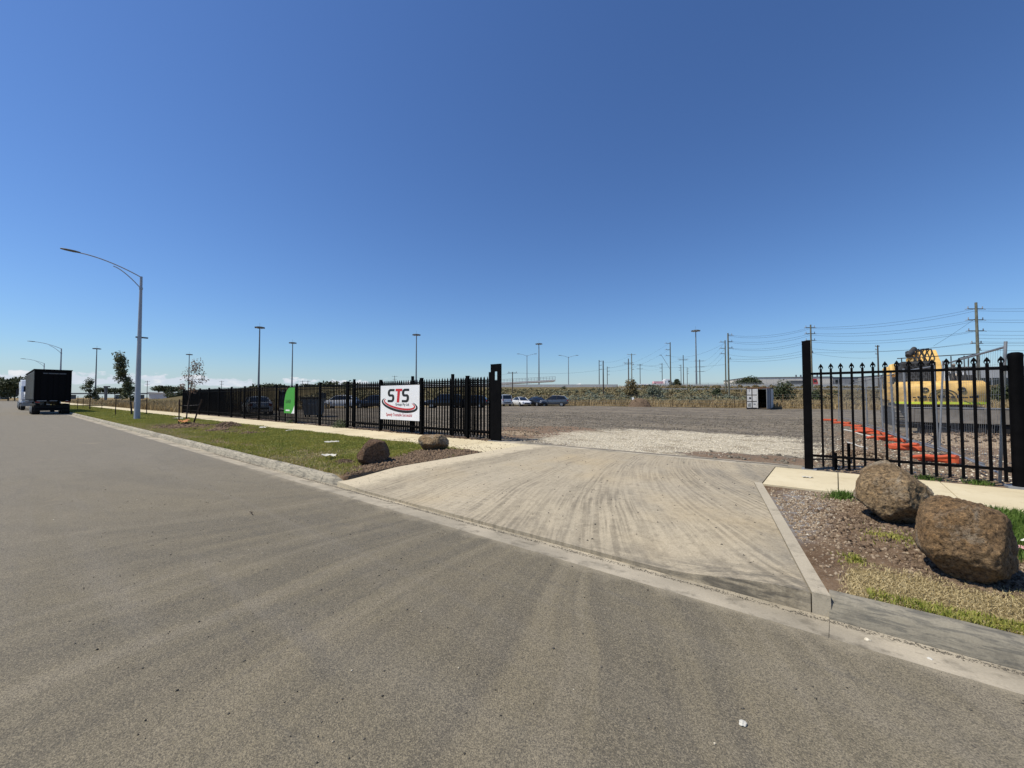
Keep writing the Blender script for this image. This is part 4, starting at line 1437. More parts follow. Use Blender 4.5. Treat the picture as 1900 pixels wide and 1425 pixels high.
for i, w in enumerate((0.09, 0.07, 0.16, 0.10, 0.12, 0.20, 0.08, 0.14, 0.11, 0.17, 0.10, 0.13, 0.09, 0.12)):
    if x > 1.0: break
    MB().box((x + w / 2, -2.935 + 0.30 * (abs(x) / 1.4) ** 3.2, 1.38 + 0.02 * (i % 3)), (w, 0.02, 0.05 + 0.03 * ((i * 7) % 3))).build('marking', M['print_black'], cw)
    x += w + 0.045
# house and black engine hood with a honeycomb grille
MB().box((0, -0.35, 1.58), (2.6, 2.75, 0.9)).build('house', Yl, EX, bevel=0.05)
MB().box((0, -0.2, 1.05), (2.4, 3.2, 0.12)).build('deck', Bk, EX)
hood = MB().box((-0.62, -1.55, 2.52), (1.12, 1.5, 0.92)).build('engine_hood', Bk, EX, bevel=0.05)
hexm = MB()
hexm.tube([(0, 0, 0), (0, 0.02, 0)], 0.062, 6)
hexme = hexm.mesh('grille_hole', M['rubber'])
for r_ in range(6):
    for c_ in range(6):
        link('grille_hole', hexme, hood, (-1.05 + 0.165 * c_ + (0.08 if r_ % 2 else 0), -2.312, 2.18 + r_ * 0.135))
MB().box((-0.62, -1.55, 3.0), (1.0, 1.3, 0.05)).build('hood_lid', Bk, hood)
# cab
cab = MB().prism([(0.1, 1.25), (1.75, 1.25), (1.75, 1.9), (1.45, 2.95), (0.25, 2.95), (0.1, 2.6)], -1.38, -0.45, 'x').build('cab', Yl, EX, bevel=0.06)
MB().box((-0.915, 0.085, 2.35), (0.7, 0.02, 0.75)).build('rear_window', M['glass_dark'], cab)
MB().box((-1.385, 0.85, 2.3), (0.02, 1.1, 0.9)).build('side_window', M['glass_dark'], cab)
MB().tube([(-1.22, -0.45, 2.45), (-1.22, -0.1, 2.95), (-1.0, 0.1, 3.0)], 0.12, 8).build('air_cleaner', Yl, EX, smooth=True)
# boom: cranked box section rising away from the machine
bp = [(0.35, 1.7), (0.9, 1.65), (1.9, 3.0), (2.9, 3.62), (4.9, 3.2), (5.0, 2.85), (4.8, 2.75), (2.9, 3.02), (2.35, 2.72), (1.2, 1.5)]
bp = [(-0.35, 1.55), (0.35, 1.55), (1.4, 2.75), (2.7, 3.15), (4.6, 2.75), (4.75, 3.0), (4.65, 3.25), (2.6, 3.85), (1.2, 3.78), (0.35, 3.1)]
boom = MB().prism(bp, -0.02, 0.62, 'x').build('boom', Yl, EX, bevel=0.04)
for i in range(7):
    xx = -0.10 + 0.09 * i
    ps = [(xx - .3, -0.2 + 0.06 * i, 2.5), (xx - 0.32, -0.1, 3.1 + 0.05 * (i % 3)), (xx - 0.35 * (i % 2) - .1, 0.5, 3.6 + 0.06 * (i % 3)), (xx, 1.2, 3.82 + 0.03 * (i % 2)), (xx, 2.4, 3.86)]
    MB().tube(ps, 0.028, 6).build('hose', M['rubber'], boom, smooth=True)
MB().tube([(-0.55, 0.3, 3.25), (0.0, 2.0, 3.72)], 0.09, 10).build('boom_cylinder', Yl, boom, smooth=True)
MB().tube([(-0.58, 0.1, 3.45), (-0.25, 0.7, 3.85)], 0.11, 10).build('arm_cylinder', Bk, boom, smooth=True)
MB().box((-0.42, 0.6, 3.62), (0.3, 0.5, 0.22)).build('valve_block', Bk, boom, bevel=0.03)
MB().prism([(4.35, 3.1), (4.9, 3.25), (4.7, 1.2), (4.35, 0.9)], -0.12, 0.28, 'x').build('dipper_arm', Yl, EX, bevel=0.03)
bk = [(4.35, 0.95), (4.75, 1.0), (4.95, 0.6), (4.6, 0.18), (4.05, 0.1), (3.95, 0.35)]
MB().prism(bk, -0.5, 0.66, 'x').build('bucket', Bk, EX, bevel=0.03)
# hand rails
mb = MB()
for a, b in (((-1.3, -2.2, 3.18), (1.25, -2.0, 3.26)), ((1.25, -2.0, 3.26), (1.25, 0.6, 3.26)), ((0.35, -2.05, 2.70), (1.25, -2.0, 2.70))):
    mb.tube([a, b], 0.022, 6)
for x, y in ((-1.15, -2.2), (0.45, -2.05), (1.25, -2.0), (1.25, -0.8), (1.25, 0.6), (0.85, -2.02)):
    mb.tube([(x, y, 2.05), (x, y, 3.2)], 0.02, 6)
mb.build('hand_rail', Bk, EX)
for i in range(5):
    MB().tube([(0.45 + 0.12 * i, -1.9, 2.08), (0.42 + 0.12 * i, -1.85, 2.5 + 0.1 * (i % 3)), (0.6 + 0.1 * i, -1.4, 2.25), (0.7 + 0.1 * i, -1.0, 2.1)], 0.03, 6).build('hose', M['rubber'], EX, smooth=True)
MB().tube([(0.62, -1.5, 2.0), (0.62, -1.5, 2.75), (0.62, -1.62, 2.86)], 0.06, 8).build('exhaust', Ds, EX, smooth=True)
MB().box((1.0, -1.2, 2.2), (0.4, 0.7, 0.35)).build('tool_box', Bk, EX, bevel=0.03)
MB().box((1.05, -0.6, 2.45), (0.35, 0.3, 0.14)).build('beacon_cover', M['paint_white'], EX, bevel=0.04)
# ladder at the side
mb = MB()
for z in (1.35, 1.6, 1.85, 2.1):
    mb.box((-1.42, -1.0, z), (0.06, 0.5, 0.03))
mb.build('step', Ds, EX)
# tracks
for s in (-1, 1):
    prof = []
    for i in range(9):
        a = R(90 + 180 * i / 8); prof.append((-1.75 + 0.46 * math.cos(a), 0.47 + 0.46 * math.sin(a)))
    for i in range(9):
        a = R(-90 + 180 * i / 8); prof.append((1.75 + 0.46 * math.cos(a), 0.47 + 0.46 * math.sin(a)))
    tr = MB().prism(prof, s * 1.12 - 0.27, s * 1.12 + 0.27, 'x').build('track', Bk, EX)
    sh = MB().box((0, 0, 0), (0.6, 0.15, 0.03)).box((0, 0.05, 0.025), (0.6, 0.02, 0.035)).mesh('track_shoe', Ds)
    per = 2 * 3.5 + 2 * math.pi * 0.47
    n = 46
    for i in range(n):
        u = per * i / n
        if u < 3.5: p, a = (-1.75 + u, 0.94), 0
        elif u < 3.5 + math.pi * 0.47:
            th = (u - 3.5) / 0.47; p, a = (1.75 + 0.47 * math.sin(th), 0.47 + 0.47 * math.cos(th)), -th
        elif u < 7 + math.pi * 0.47: p, a = (1.75 - (u - 3.5 - math.pi * 0.47), 0.0), math.pi
        else:
            th = (u - 7 - math.pi * 0.47) / 0.47; p, a = (-1.75 - 0.47 * math.sin(th), 0.47 - 0.47 * math.cos(th)), math.pi - th
        link('track_shoe', sh, tr, (s * 1.12, p[0], p[1] + 0.005), (a, 0, 0))
    MB().box((s * 0.80, 0, 0.5), (0.12, 3.4, 0.45)).build('track_frame', Ds, EX)
MB().tube([(0, 0, 0.55), (0, 0, 1.02)], 0.6, 16).build('slew_ring', Bk, EX)
MB().box((0, 0, 0.62), (1.7, 1.4, 0.3)).build('undercarriage', Ds, EX)

# ---- low flat steel tray standing in front of the excavator
TR = thing('flatbed_trailer', 'low dusty grey trailer bed standing in front of the excavator', 'trailer', (4.75, 22.3, 0.20), R(-5))
MB().box((0, 0, 0.73), (5.1, 1.9, 0.54)).build('deck', Ds, TR, bevel=0.02)
for i in range(9):
    MB().box((-2.4 + i * 0.6, -0.955, 0.73), (0.05, 0.02, 0.5)).build('stanchion', Ds, TR)
MB().box((0, -0.93, 1.012), (5.12, 0.08, 0.03)).build('edge_rail', M['galv_dull'], TR)
for yy in (-0.55, 0.55):
    MB().box((0, yy, 0.40), (5.0, 0.14, 0.12)).build('chassis_beam', Bk, TR)
MB().box((0.1, -0.80, 0.24), (4.7, 0.03, 0.40)).build('under_shade_sheet', M['rubber'], TR)  # added black sheet, stands in for the shade below the deck
MB().box((0.1, 0.1, 0.22), (4.6, 1.4, 0.36)).build('under_shade_block', M['rubber'], TR)  # black block filling the void, shade under the bed as solid colour
wm = MB().tube([(0, -0.12, 0), (0, -0.1, 0), (0, 0.1, 0), (0, 0.12, 0)], [0.20, 0.22, 0.22, 0.20], 14).mesh('wheel', M['rubber'], smooth=True)
for xx in (-0.6, -0.1, 0.4):
    for yy in (-0.75, 0.75):
        link('wheel', wm, TR, (xx, yy, 0.22))
for xx in (-2.2, 1.9):
    for yy in (-0.7, 0.7):
        MB().box((xx, yy, 0.17), (0.14, 0.14, 0.34)).build('leg', Ds, TR)
# stack of timber beside it
TS = thing('timber_stack', 'low stack of brown timber lengths beyond the round fence post', 'timber stack', (8.4, 22.0, 0.20), R(8))
for r_ in range(3):
    for c_ in range(3):
        MB().box((0.03 * ((r_ * 5 + c_ * 3) % 4), -0.3 + c_ * 0.28, 0.06 + r_ * 0.13), (2.0, 0.22, 0.1)).build('timber', M['timber'] if (r_ + c_) % 3 else M['rust'], TS)
lid = thing('plastic_sack', 'white knotted plastic sack lying on the trailer bed beside the excavator', 'sack', (5.35, 21.9, 1.21))
bm = bmesh.new(); bmesh.ops.create_icosphere(bm, subdivisions=3, radius=0.13)
for v in bm.verts:
    v.co *= 1 + 0.25 * mnoise.noise(v.co * 14); v.co.z = max(v.co.z * 0.8 + 0.07, 0.0)
me = bpy.data.meshes.new('sack'); bm.to_mesh(me); bm.free(); me.materials.append(M['paper']); link('sack', me, lid)

# ================================================================== cars
def wheel_meshes(r=0.33, w=0.21):
    ty = MB()
    prof = [(r * 0.62, -w / 2), (r * 0.95, -w / 2), (r, -w * 0.32), (r, w * 0.32), (r * 0.95, w / 2), (r * 0.62, w / 2)]
    n = 18
    rings = []
    for k in range(n + 1):
        a = 2 * math.pi * k / n
        rings.append([(p * math.cos(a), q, p * math.sin(a)) for p, q in prof])
    ty.loft(rings, cap=False)
    t = ty.mesh('tyre', M['rubber'], smooth=True)
    rm = MB()
    for k in range(5):
        a = 2 * math.pi * k / 5
        rm.bar((0.03 * math.cos(a), -w * 0.42, 0.03 * math.sin(a)), (r * 0.62 * math.cos(a), -w * 0.42, r * 0.62 * math.sin(a)), 0.06)
    ring = [(r * 0.6 * math.cos(2 * math.pi * k / 18), -w * 0.42, r * 0.6 * math.sin(2 * math.pi * k / 18)) for k in range(19)]
    rm.tube(ring, 0.025, 5)
    rm.tube([(0, -w * 0.2, 0), (0, -w * 0.22, 0)], r * 0.6, 18)
    g = rm.mesh('rim', M['rim_alloy'])
    return t, g


WT, WR = wheel_meshes()
SHAPES = {
    # body: (x, halfwidth, z low, z belt) ; glass: (x, hw bottom, hw top, z bottom, z top)
    'sedan': dict(L=4.7, body=[(-2.35, .60, .48, .80), (-2.28, .76, .30, .98), (-2.0, .86, .24, 1.04), (-1.3, .90, .22, 1.02), (0, .91, .20, .97), (0.95, .90, .20, .93), (1.6, .87, .22, .86), (2.1, .80, .26, .76), (2.3, .66, .34, .66), (2.35, .5, .42, .58)],
                  glass=[(-1.95, .72, .60, 1.02, 1.06), (-1.0, .80, .60, 1.0, 1.40), (-.4, .81, .60, .98, 1.46), (.35, .80, .58, .95, 1.42), (1.2, .74, .60, .92, .95)], roof=(-1.0, .35), wb=(-1.38, 1.38)),
    'suv': dict(L=4.6, body=[(-2.3, .62, .55, .95), (-2.25, .80, .36, 1.10), (-1.9, .88, .30, 1.14), (-1.0, .91, .27, 1.12), (0, .92, .26, 1.08), (1.0, .91, .26, 1.04), (1.6, .88, .28, 1.0), (2.1, .80, .32, .90), (2.28, .66, .42, .78), (2.32, .5, .5, .68)],
                glass=[(-2.18, .74, .62, 1.10, 1.14), (-1.75, .79, .62, 1.12, 1.58), (-.6, .82, .64, 1.10, 1.68), (.2, .81, .62, 1.06, 1.64), (1.15, .76, .62, 1.02, 1.05)], roof=(-1.75, .2), wb=(-1.36, 1.36)),
    'wagon': dict(L=4.9, body=[(-2.45, .66, .50, 1.0), (-2.4, .82, .34, 1.14), (-2.0, .90, .28, 1.16), (-1.0, .92, .26, 1.14), (0, .93, .26, 1.12), (1.0, .92, .26, 1.10), (1.7, .90, .28, 1.06), (2.2, .82, .32, .98), (2.4, .70, .42, .84), (2.44, .55, .5, .72)],
                  glass=[(-2.38, .78, .70, 1.14, 1.18), (-2.2, .82, .70, 1.14, 1.74), (-.6, .84, .70, 1.13, 1.82), (.4, .83, .68, 1.11, 1.78), (1.2, .78, .66, 1.07, 1.10)], roof=(-2.2, .4), wb=(-1.45, 1.45)),
}


def car_body(kind):
    s = SHAPES[kind]
    rings = []
    for x, hw, z0, z1 in s['body']:
        dz = z1 - z0
        half = [(hw * .90, z0), (hw * .98, z0 + dz * .18), (hw, z0 + dz * .45), (hw * .985, z0 + dz * .75), (hw * .93, z0 + dz * .93), (hw * .80, z1)]
        rings.append([(x, -y, z) for y, z in half] + [(x, y, z) for y, z in reversed(half)])
    return MB().loft(rings)


def car(kind, paint, loc, rz, label, group='cars parked in the gravel yard', rack=False):
    t = thing('parked_car', label, 'car', loc, rz, group)
    s = SHAPES[kind]
    b = car_body(kind).build('body', M[paint], t, smooth=True)
    g = s['glass']
    rings = [[(x, -hb, zb), (x, -(hb + ht) / 2 - .02, (zb + zt) / 2), (x, -ht, zt - .02), (x, -ht * .8, zt), (x, ht * .8, zt), (x, ht, zt - .02), (x, (hb + ht) / 2 + .02, (zb + zt) / 2), (x, hb, zb)] for x, hb, ht, zb, zt in g]
    gl = MB().loft(rings).build('windows', M['glass_dark'], t, smooth=True)
    # roof skin and pillars in body colour
    rr = []
    for x, hb, ht, zb, zt in g[1:-1]:
        rr.append([(x, -ht - .035, zt - .07), (x, -ht * .8, zt + .012), (x, 0, zt + .03), (x, ht * .8, zt + .012), (x, ht + .035, zt - .07), (x, ht, zt - .085), (x, -ht, zt - .085)])
    rf = MB().loft(rr).build('roof', M[paint], t, smooth=True)
    for sd in (-1, 1):
        for i, j in ((0, 1), (-1, -2)):
            a = g[i]; c = g[j]
            pa = (a[0], sd * (a[1] + .0), a[3] - .02); pc = (c[0], sd * (c[2] + .02), c[4] - .04)
            MB().bar(pa, pc, 0.075).build('pillar', M[paint], rf)
        m = g[2]
        MB().bar((m[0], sd * (m[1] + .01), m[3] - .02), (m[0] - .1, sd * (m[2] + .025), m[4] - .05), 0.06).build('pillar', M['plastic_black'], rf)
    for sd in (-1, 1):
        for x in s['wb']:
            w = thing_part('wheel', t, (x, sd * .82, .33), R(180) if sd > 0 else 0)
            link('tyre', WT, w); link('rim', WR, w)
            MB().tube([(0, 0.02, 0), (0, 0.06, 0)], 0.385, 18).build('arch_liner', M['plastic_black'], w)
    x1 = s['body'][-3]; x0 = s['body'][1]
    for sd in (-1, 1):
        MB().box((x1[0] + .08, sd * (x1[1] - .14), x1[3] - .10), (.24, .26, .11)).build('headlight', M['lamp_clear'], b, bevel=.03)
        MB().box((x0[0] + .0, sd * (x0[1] - .10), x0[3] - .16), (.14, .22, .18)).build('tail_light', M['lamp_red'], b, bevel=.03)
        MB().box((g[-1][0] - .25, sd * (s['body'][5][1] + .07), g[-1][3] + .04), (.12, .16, .11)).build('mirror', M[paint], b, bevel=.03)
    xe = s['body'][-1]
    MB().box((xe[0] - .01, 0, xe[2] + .02), (.06, .9, .16)).build('grille', M['plastic_black'], b)
    MB().box((s['body'][0][0] - .005, 0, .55), (.06, 1.1, .14)).build('bumper_trim', M['plastic_black'], b)
    MB().box((s['body'][0][0] - .02, 0, .80), (.02, .5, .12)).build('number_plate', M['sign_white'], b)
    if rack:
        for sd in (-1, 1):
            MB().tube([(g[1][0] + .1, sd * .55, g[1][4] + .06), (g[3][0] - .1, sd * .55, g[3][4] + .08)], 0.02, 6).build('roof_rail', M['rim_alloy'], rf)
    return t


def thing_part(name, parent, loc, rz=0.0):
    o = bpy.data.objects.new(name, None)
    o.empty_display_size = 0.1
    C.objects.link(o)
    o.parent = parent
    o.location = loc
    o.rotation_euler = (0, 0, rz)
    return o


YZ = 0.20
car('sedan', 'paint_silver', (-36.8, 12.7, YZ), R(168), 'silver sedan parked close behind the long black fence')
car('suv', 'paint_white', (-50.3, 27.0, YZ), R(215), 'white hatch seen through the fence to the left of the STS sign')
car('suv', 'paint_navy', (-47.4, 30.0, YZ), R(215), 'dark blue hatch parked nose in beside the white hatch behind the fence')
car('sedan', 'paint_black', (-44.6, 32.6, YZ), R(215), 'black sedan parked behind the STS sign')
car('wagon', 'paint_black', (-40.6, 36.2, YZ), R(218), 'tall black wagon seen through the bars right of the STS sign')
car('suv', 'paint_black', (-38.2, 38.9, YZ), R(212), 'black compact four wheel drive seen through the last fence bay')
car('wagon', 'paint_silver', (-42.1, 50.0, YZ), R(150), 'silver wagon showing its rear beside the broad gate post', rack=True)
car('sedan', 'paint_white', (-39.7, 51.9, YZ), R(-28), 'white sedan facing out of the row between silver wagon and black sedan')
car('sedan', 'paint_black', (-37.3, 53.1, YZ), R(-25), 'low black sedan in the far row between white sedan and grey wagon')
car('suv', 'paint_greyblue', (-34.6, 53.6, YZ), R(205), 'dark blue grey four wheel drive ending the far row of cars', rack=True)

# ---- skip bin behind the fence
sk = thing('skip_bin', 'dark lidded steel bin standing behind the fence right of the green board', 'bin', (-28.9, 13.6, YZ), R(-35))
MB().loft([[(-.75, -.5, .18), (.75, -.5, .18), (.75, .5, .18), (-.75, .5, .18)], [(-.9, -.62, 1.3), (.9, -.62, 1.3), (.9, .62, 1.3), (-.9, .62, 1.3)]]).build('tub', M['bin_grey'], sk, bevel=.02)
MB().box((0, -.0, 1.36), (1.9, 1.34, .10)).build('lid', M['plastic_black'], sk, bevel=.02)
MB().box((0, .60, 1.55), (1.7, .10, .35)).build('back_panel', M['plastic_black'], sk)
for x in (-.6, .6):
    for y in (-.4, .4):
        MB().tube([(x, y - .04, .09), (x, y + .04, .09)], .09, 10).build('castor', M['rubber'], sk)
for x in (-.86, .86):
    MB().box((x * 1.02, 0, .95), (.06, .5, .08)).build('side_pocket', M['galv_dull'], sk)

# ================================================================== trucks on the street
def truck_wheel(parent, loc, r=.5, w=.3):
    wl = thing_part('wheel', parent, loc)
    MB().tube([(0, -w / 2, 0), (0, -w * .4, 0), (0, w * .4, 0), (0, w / 2, 0)], [r * .93, r, r, r * .93], 20).build('tyre', M['rubber'], wl, smooth=True)
    MB().tube([(0, -w / 2 - .01, 0), (0, -w / 2 + .03, 0)], r * .55, 14).build('rim', M['galv_dull'], wl)
    return wl


TX = -57.0
tl = thing('curtain_trailer', 'black curtain sided semi trailer parked at the kerb, rear doors facing out', 'trailer', (TX, 2.66, 0.0), R(1.0))
body = MB().box((-6.9, 0, 2.72), (13.7, 2.44, 2.80)).build('box_body', M['trailer_black'], tl)
MB().box((-6.9, -1.235, 2.72), (13.4, .03, 2.55)).build('side_curtain', M['curtain_grey'], tl)
MB().box((-6.9, 1.235, 2.72), (13.4, .03, 2.55)).build('side_curtain', M['curtain_grey'], tl)
for i in range(11):
    MB().box((-0.6 - i * 1.25, -1.262, 2.7), (.05, .02, 2.5)).build('curtain_strap', M['trailer_black'], tl)
MB().box((-6.9, 0, 4.15), (13.85, 2.56, .09)).build('roof', M['trailer_black'], tl)
for s in (-1, 1):
    d = MB().box((-.035, s * .60, 2.70), (.06, 1.17, 2.62)).build('rear_door', M['trailer_black'], tl)
    for k in (-.25, .25):
        MB().tube([(0.015, s * .60 + k, 1.42), (0.015, s * .60 + k, 3.95)], .018, 6).build('lock_rod', M['trailer_black'], d)
    MB().box((.01, s * 1.19, 2.7), (.10, .08, 2.78)).build('corner_post', M['trailer_black'], tl)
MB().box((.005, 0.1, 3.82), (.03, 1.55, .10)).build('name_strip', M['luminaire'], tl)
MB().box((.02, 0, 1.28), (.12, 2.46, .16)).build('rear_beam', M['trailer_black'], tl)
MB().box((-.05, -.72, 1.28), (.30, .62, .07)).build('light_bar', M['galv_dull'], tl)
MB().box((.09, .05, 1.28), (.02, .5, .05)).build('reflector', M['galv_dull'], tl)
MB().box((.09, .95, 1.28), (.02, .16, .06)).build('reflector', M['galv_dull'], tl)
for s in (-1, 1):
    MB().box((.09, s * .98, 1.16), (.02, .28, .10)).build('tail_light', M['lamp_red'], tl)
    MB().box((-7, s * .45, 1.05), (13, .16, .36)).build('chassis_rail', M['trailer_black'], tl)
for x in (-1.6, -2.85, -4.1):
    for s in (-1, 1):
        truck_wheel(tl, (x, s * 1.0, .5), .5, .55)
    MB().tube([(x, -1, .5), (x, 1, .5)], .08, 8).build('axle', M['trailer_black'], tl)
MB().box((-.75, 0, .62), (.02, 2.3, .55)).build('mud_flap', M['rubber'], tl)
MB().box((-.3, 0, .55), (.10, 2.2, .12)).build('under_run_bar', M['trailer_black'], tl)
for s in (-1, 1):
    MB().box((-11, s * .75, .62), (.14, .14, 1.0)).build('landing_leg', M['trailer_black'], tl)
    MB().box((-11, s * .75, .07), (.34, .34, .14)).build('landing_foot', M['trailer_black'], tl)


tl.scale = (1.0, 0.94, 1.0)


def prime_mover(label, loc, rz):
    """bonneted highway truck, front towards +x"""
    t = thing('prime_mover', label, 'truck', loc, rz, 'white trucks parked behind the trailer')
    W_ = M['paint_white']
    MB().prism([(-2.6, 1.2), (-.2, 1.2), (-.2, 2.25), (-.45, 3.0), (-.9, 3.75), (-2.6, 3.85)], -1.2, 1.2, 'y').build('cab', W_, t, bevel=.08)
    MB().prism([(-.2, 1.1), (1.35, 1.1), (1.4, 2.0), (-.2, 2.28)], -.95, .95, 'y').build('bonnet', W_, t, bevel=.08)
    MB().add([(-.185, -1.0, 2.32), (-.185, 1.0, 2.32), (-.43, .95, 3.02), (-.43, -.95, 3.02)], [(0, 1, 2, 3)]).box((-.31, 0, 2.66), (.06, 1.95, .62)).build('windscreen', M['glass_dark'], t)
    MB().box((1.40, 0, 1.55), (.05, 1.2, .9)).build('grille', M['galv'], t)
    for i in range(6):
        MB().box((1.43, 0, 1.2 + .14 * i), (.03, 1.15, .04)).build('grille_bar', M['luminaire'], t)
    MB().box((1.45, 0, .72), (.25, 2.3, .42)).build('bumper', M['galv'], t, bevel=.05)
    for z in (1.0, 1.3, 1.6):
        MB().tube([(1.6, -1.05, z), (1.65, 0, z), (1.6, 1.05, z)], .04, 6).build('bull_bar', M['galv'], t)
    for s in (-1, 1):
        MB().box((1.25, s * 1.05, 1.35), (.35, .22, .25)).build('headlight', M['lamp_clear'], t, bevel=.04)
        MB().tube([(-.3, s * 1.42, 1.9), (-.3, s * 1.42, 2.7)], .10, 6).build('mirror', M['plastic_black'], t)
        MB().tube([(-2.8, s * 1.1, 1.0), (-2.8, s * 1.1, 4.0)], .08, 8).build('exhaust_stack', M['galv'], t, smooth=True)
        truck_wheel(t, (.75, s * 1.05, .5)); truck_wheel(t, (-3.6, s * .95, .5), .5, .55); truck_wheel(t, (-4.9, s * .95, .5), .5, .55)
        MB().prism([(.1, 1.0), (.2, 1.25), (1.3, 1.25), (1.45, .95)], s * 1.05 - .2, s * 1.05 + .2, 'y').build('mud_guard', W_, t, bevel=.03)
        MB().tube([(-1.2, s * 1.0, .72), (-2.4, s * 1.0, .72)], .32, 12).build('fuel_tank', M['galv'], t, smooth=True)
    MB().box((-2.6, 0, .85), (7.4, .9, .3)).build('chassis', M['trailer_black'], t)
    MB().box((-3.0, 0, 4.02), (.8, 2.1, .30)).build('air_deflector', W_, t, bevel=.06) if False else None
    return t


prime_mover('white bonneted truck with steel bumper parked facing the black trailer', (-79.5, 2.25, 0), R(1))
prime_mover('second white truck parked behind the one facing the black trailer', (-92.5, 2.3, 0), R(1))

# ================================================================== shipping container
CT = thing('shipping_container', 'small white shipping container with one door open to a dark inside', 'container', (-7.05, 54.6, YZ), R(3))
Wc, Hc, Lc = 2.44, 2.55, 6.0
Fm, Wt = M['container_frame'], M['container_white']
for s in (-1, 1):
    mb = MB()
    n = 24
    for i in range(n):
        y = 0.1 + (Lc - .2) * i / n
        mb.box((s * (Wc / 2 - .04 - (.02 if i % 2 else 0)), y + (Lc - .2) / n / 2, Hc / 2), (.03, (Lc - .2) / n, Hc - .2))
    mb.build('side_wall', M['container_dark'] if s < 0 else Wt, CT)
    MB().box((s * (Wc / 2 - .05), 0.05, Hc / 2), (.10, .12, Hc)).build('corner_post', Fm, CT)
    MB().box((s * (Wc / 2 - .05), Lc / 2, Hc - .06), (.09, Lc - .13, .12)).build('top_rail', Fm, CT)
    MB().box((s * (Wc / 2 - .05), Lc / 2, .08), (.09, Lc - .13, .14)).build('bottom_rail', Fm, CT)
MB().box((0, Lc / 2, Hc - .03), (Wc - .22, Lc - .1, .04)).build('roof_panel', M['rust'], CT)
MB().box((0, Lc / 2, .12), (Wc - .22, Lc - .1, .05)).build('floor', M['timber'], CT)
MB().box((0, Lc - .04, Hc / 2), (Wc - .2, .04, Hc - .2)).build('end_wall', M['container_dark'], CT)
MB().box((0, 0.05, Hc - .06), (Wc - .2, .11, .12)).build('door_header', M['rust'], CT)
MB().box((0, 0.05, .07), (Wc - .2, .11, .13)).build('door_sill', Fm, CT)
# closed left door: white panels between dark ribs
d1 = MB().box((-.60, -.02, Hc / 2), (1.12, .05, Hc - .26)).build('door', Fm, CT)
for cx, w in ((-.90, .46), (-.36, .42)):
    for k in range(3):
        MB().box((cx, -.055, .53 + .755 * k), (w, .03, .66)).build('door_panel', Wt, d1, bevel=.01)
MB().box((-.09, -.06, Hc / 2), (.10, .05, Hc - .3)).build('door_stile', Wt, d1)
MB().box((-.82, -.075, 1.30), (.18, .006, .24)).build('marking', M['print_black'], d1)
MB().box((-.88, -.075, 2.2), (.06, .006, .34)).build('marking', M['wall_grey'], d1)
MB().box((-.86, -.075, .72), (.26, .006, .10)).build('marking', M['wall_grey'], d1)
MB().box((-.90, -.075, .46), (.30, .006, .34)).build('marking', M['bin_grey'], d1)
MB().box((-.38, -.075, .60), (.22, .006, .18)).build('marking', M['wall_grey'], d1)
# open right door swung outwards to the front
d2 = thing_part('door', CT, (1.16, -.02, 0), R(-104))
MB().box((.56, 0, Hc / 2), (1.12, .05, Hc - .26)).build('door_leaf', M['wall_grey'], d2)
for cx in (.3, .8):
    MB().box((cx, -.035, Hc / 2), (.38, .02, Hc - .6)).build('door_panel', M['wall_grey'], d2)
MB().tube([(.55, .06, .2), (.55, .06, Hc - .2)], .022, 6).build('lock_rod', M['galv_dull'], d2)

# ================================================================== masts, poles and wires
def light_mast(label, loc, h=30.0):
    t = thing('light_mast', label, 'light mast', loc, 0, 'high light masts beyond the yard')
    MB().tube([(0, 0, 0), (0, 0, h * .5), (0, 0, h)], [.42, .30, .19], 10).build('mast', M['mast_grey'], t, smooth=True)
    MB().tube([(0, 0, h - .55), (0, 0, h - .5), (0, 0, h - .1), (0, 0, h)], [1.1, 1.5, 1.5, 1.2], 16).build('head_ring', M['mast_grey'], t)
    for k in range(8):
        a = 2 * math.pi * k / 8
        MB().box((1.55 * math.cos(a), 1.55 * math.sin(a), h - .35), (.5, .5, .42), a).build('floodlight', M['luminaire'], t)
    MB().tube([(0, 0, h), (0, 0, h + 1.6)], .03, 4).build('lightning_rod', M['mast_grey'], t)
    return t


for lb, x, y in (('high light mast rising behind the paddock beyond the black trailer', -333, 31.7),
                 ('farthest slim light mast, just behind the reddish sapling', -331, 74.1),
                 ('high light mast left of the green lease board', -180.6, 62.9),
                 ('slimmer light mast directly above the green lease board', -218.5, 91.5),
                 ('high light mast rising behind the STS sign', -146.7, 114.4),
                 ('high light mast between the two twin armed freeway lamps', -121.5, 174.3),
                 ('high light mast among the power poles behind the freeway', -45.7, 181.2)):
    light_mast(lb, (x, y, 0.0))


def twin_lamp(label, loc, h=11.5):
    t = thing('freeway_lamp', label, 'street lamp', loc, R(YAW), 'twin armed freeway lamps')
    MB().tube([(0, 0, 0), (0, 0, h)], [.16, .09], 8).build('pole', M['mast_grey'], t, smooth=True)
    for s in (-1, 1):
        MB().tube([(0, 0, h - .3), (s * 1.2, 0, h + .15), (s * 2.6, 0, h + .45)], .05, 6).build('arm', M['mast_grey'], t)
        MB().box((s * 3.0, 0, h + .48), (.9, .35, .14)).build('luminaire', M['luminaire'], t, bevel=.03)
    return t


q = cf(140, 5.2); twin_lamp('twin armed freeway lamp nearer the broad black gate post', (q[0], q[1], 4.7))
q = cf(140, 19.6); twin_lamp('twin armed freeway lamp nearer the wooden power poles', (q[0], q[1], 4.7), 11.0)


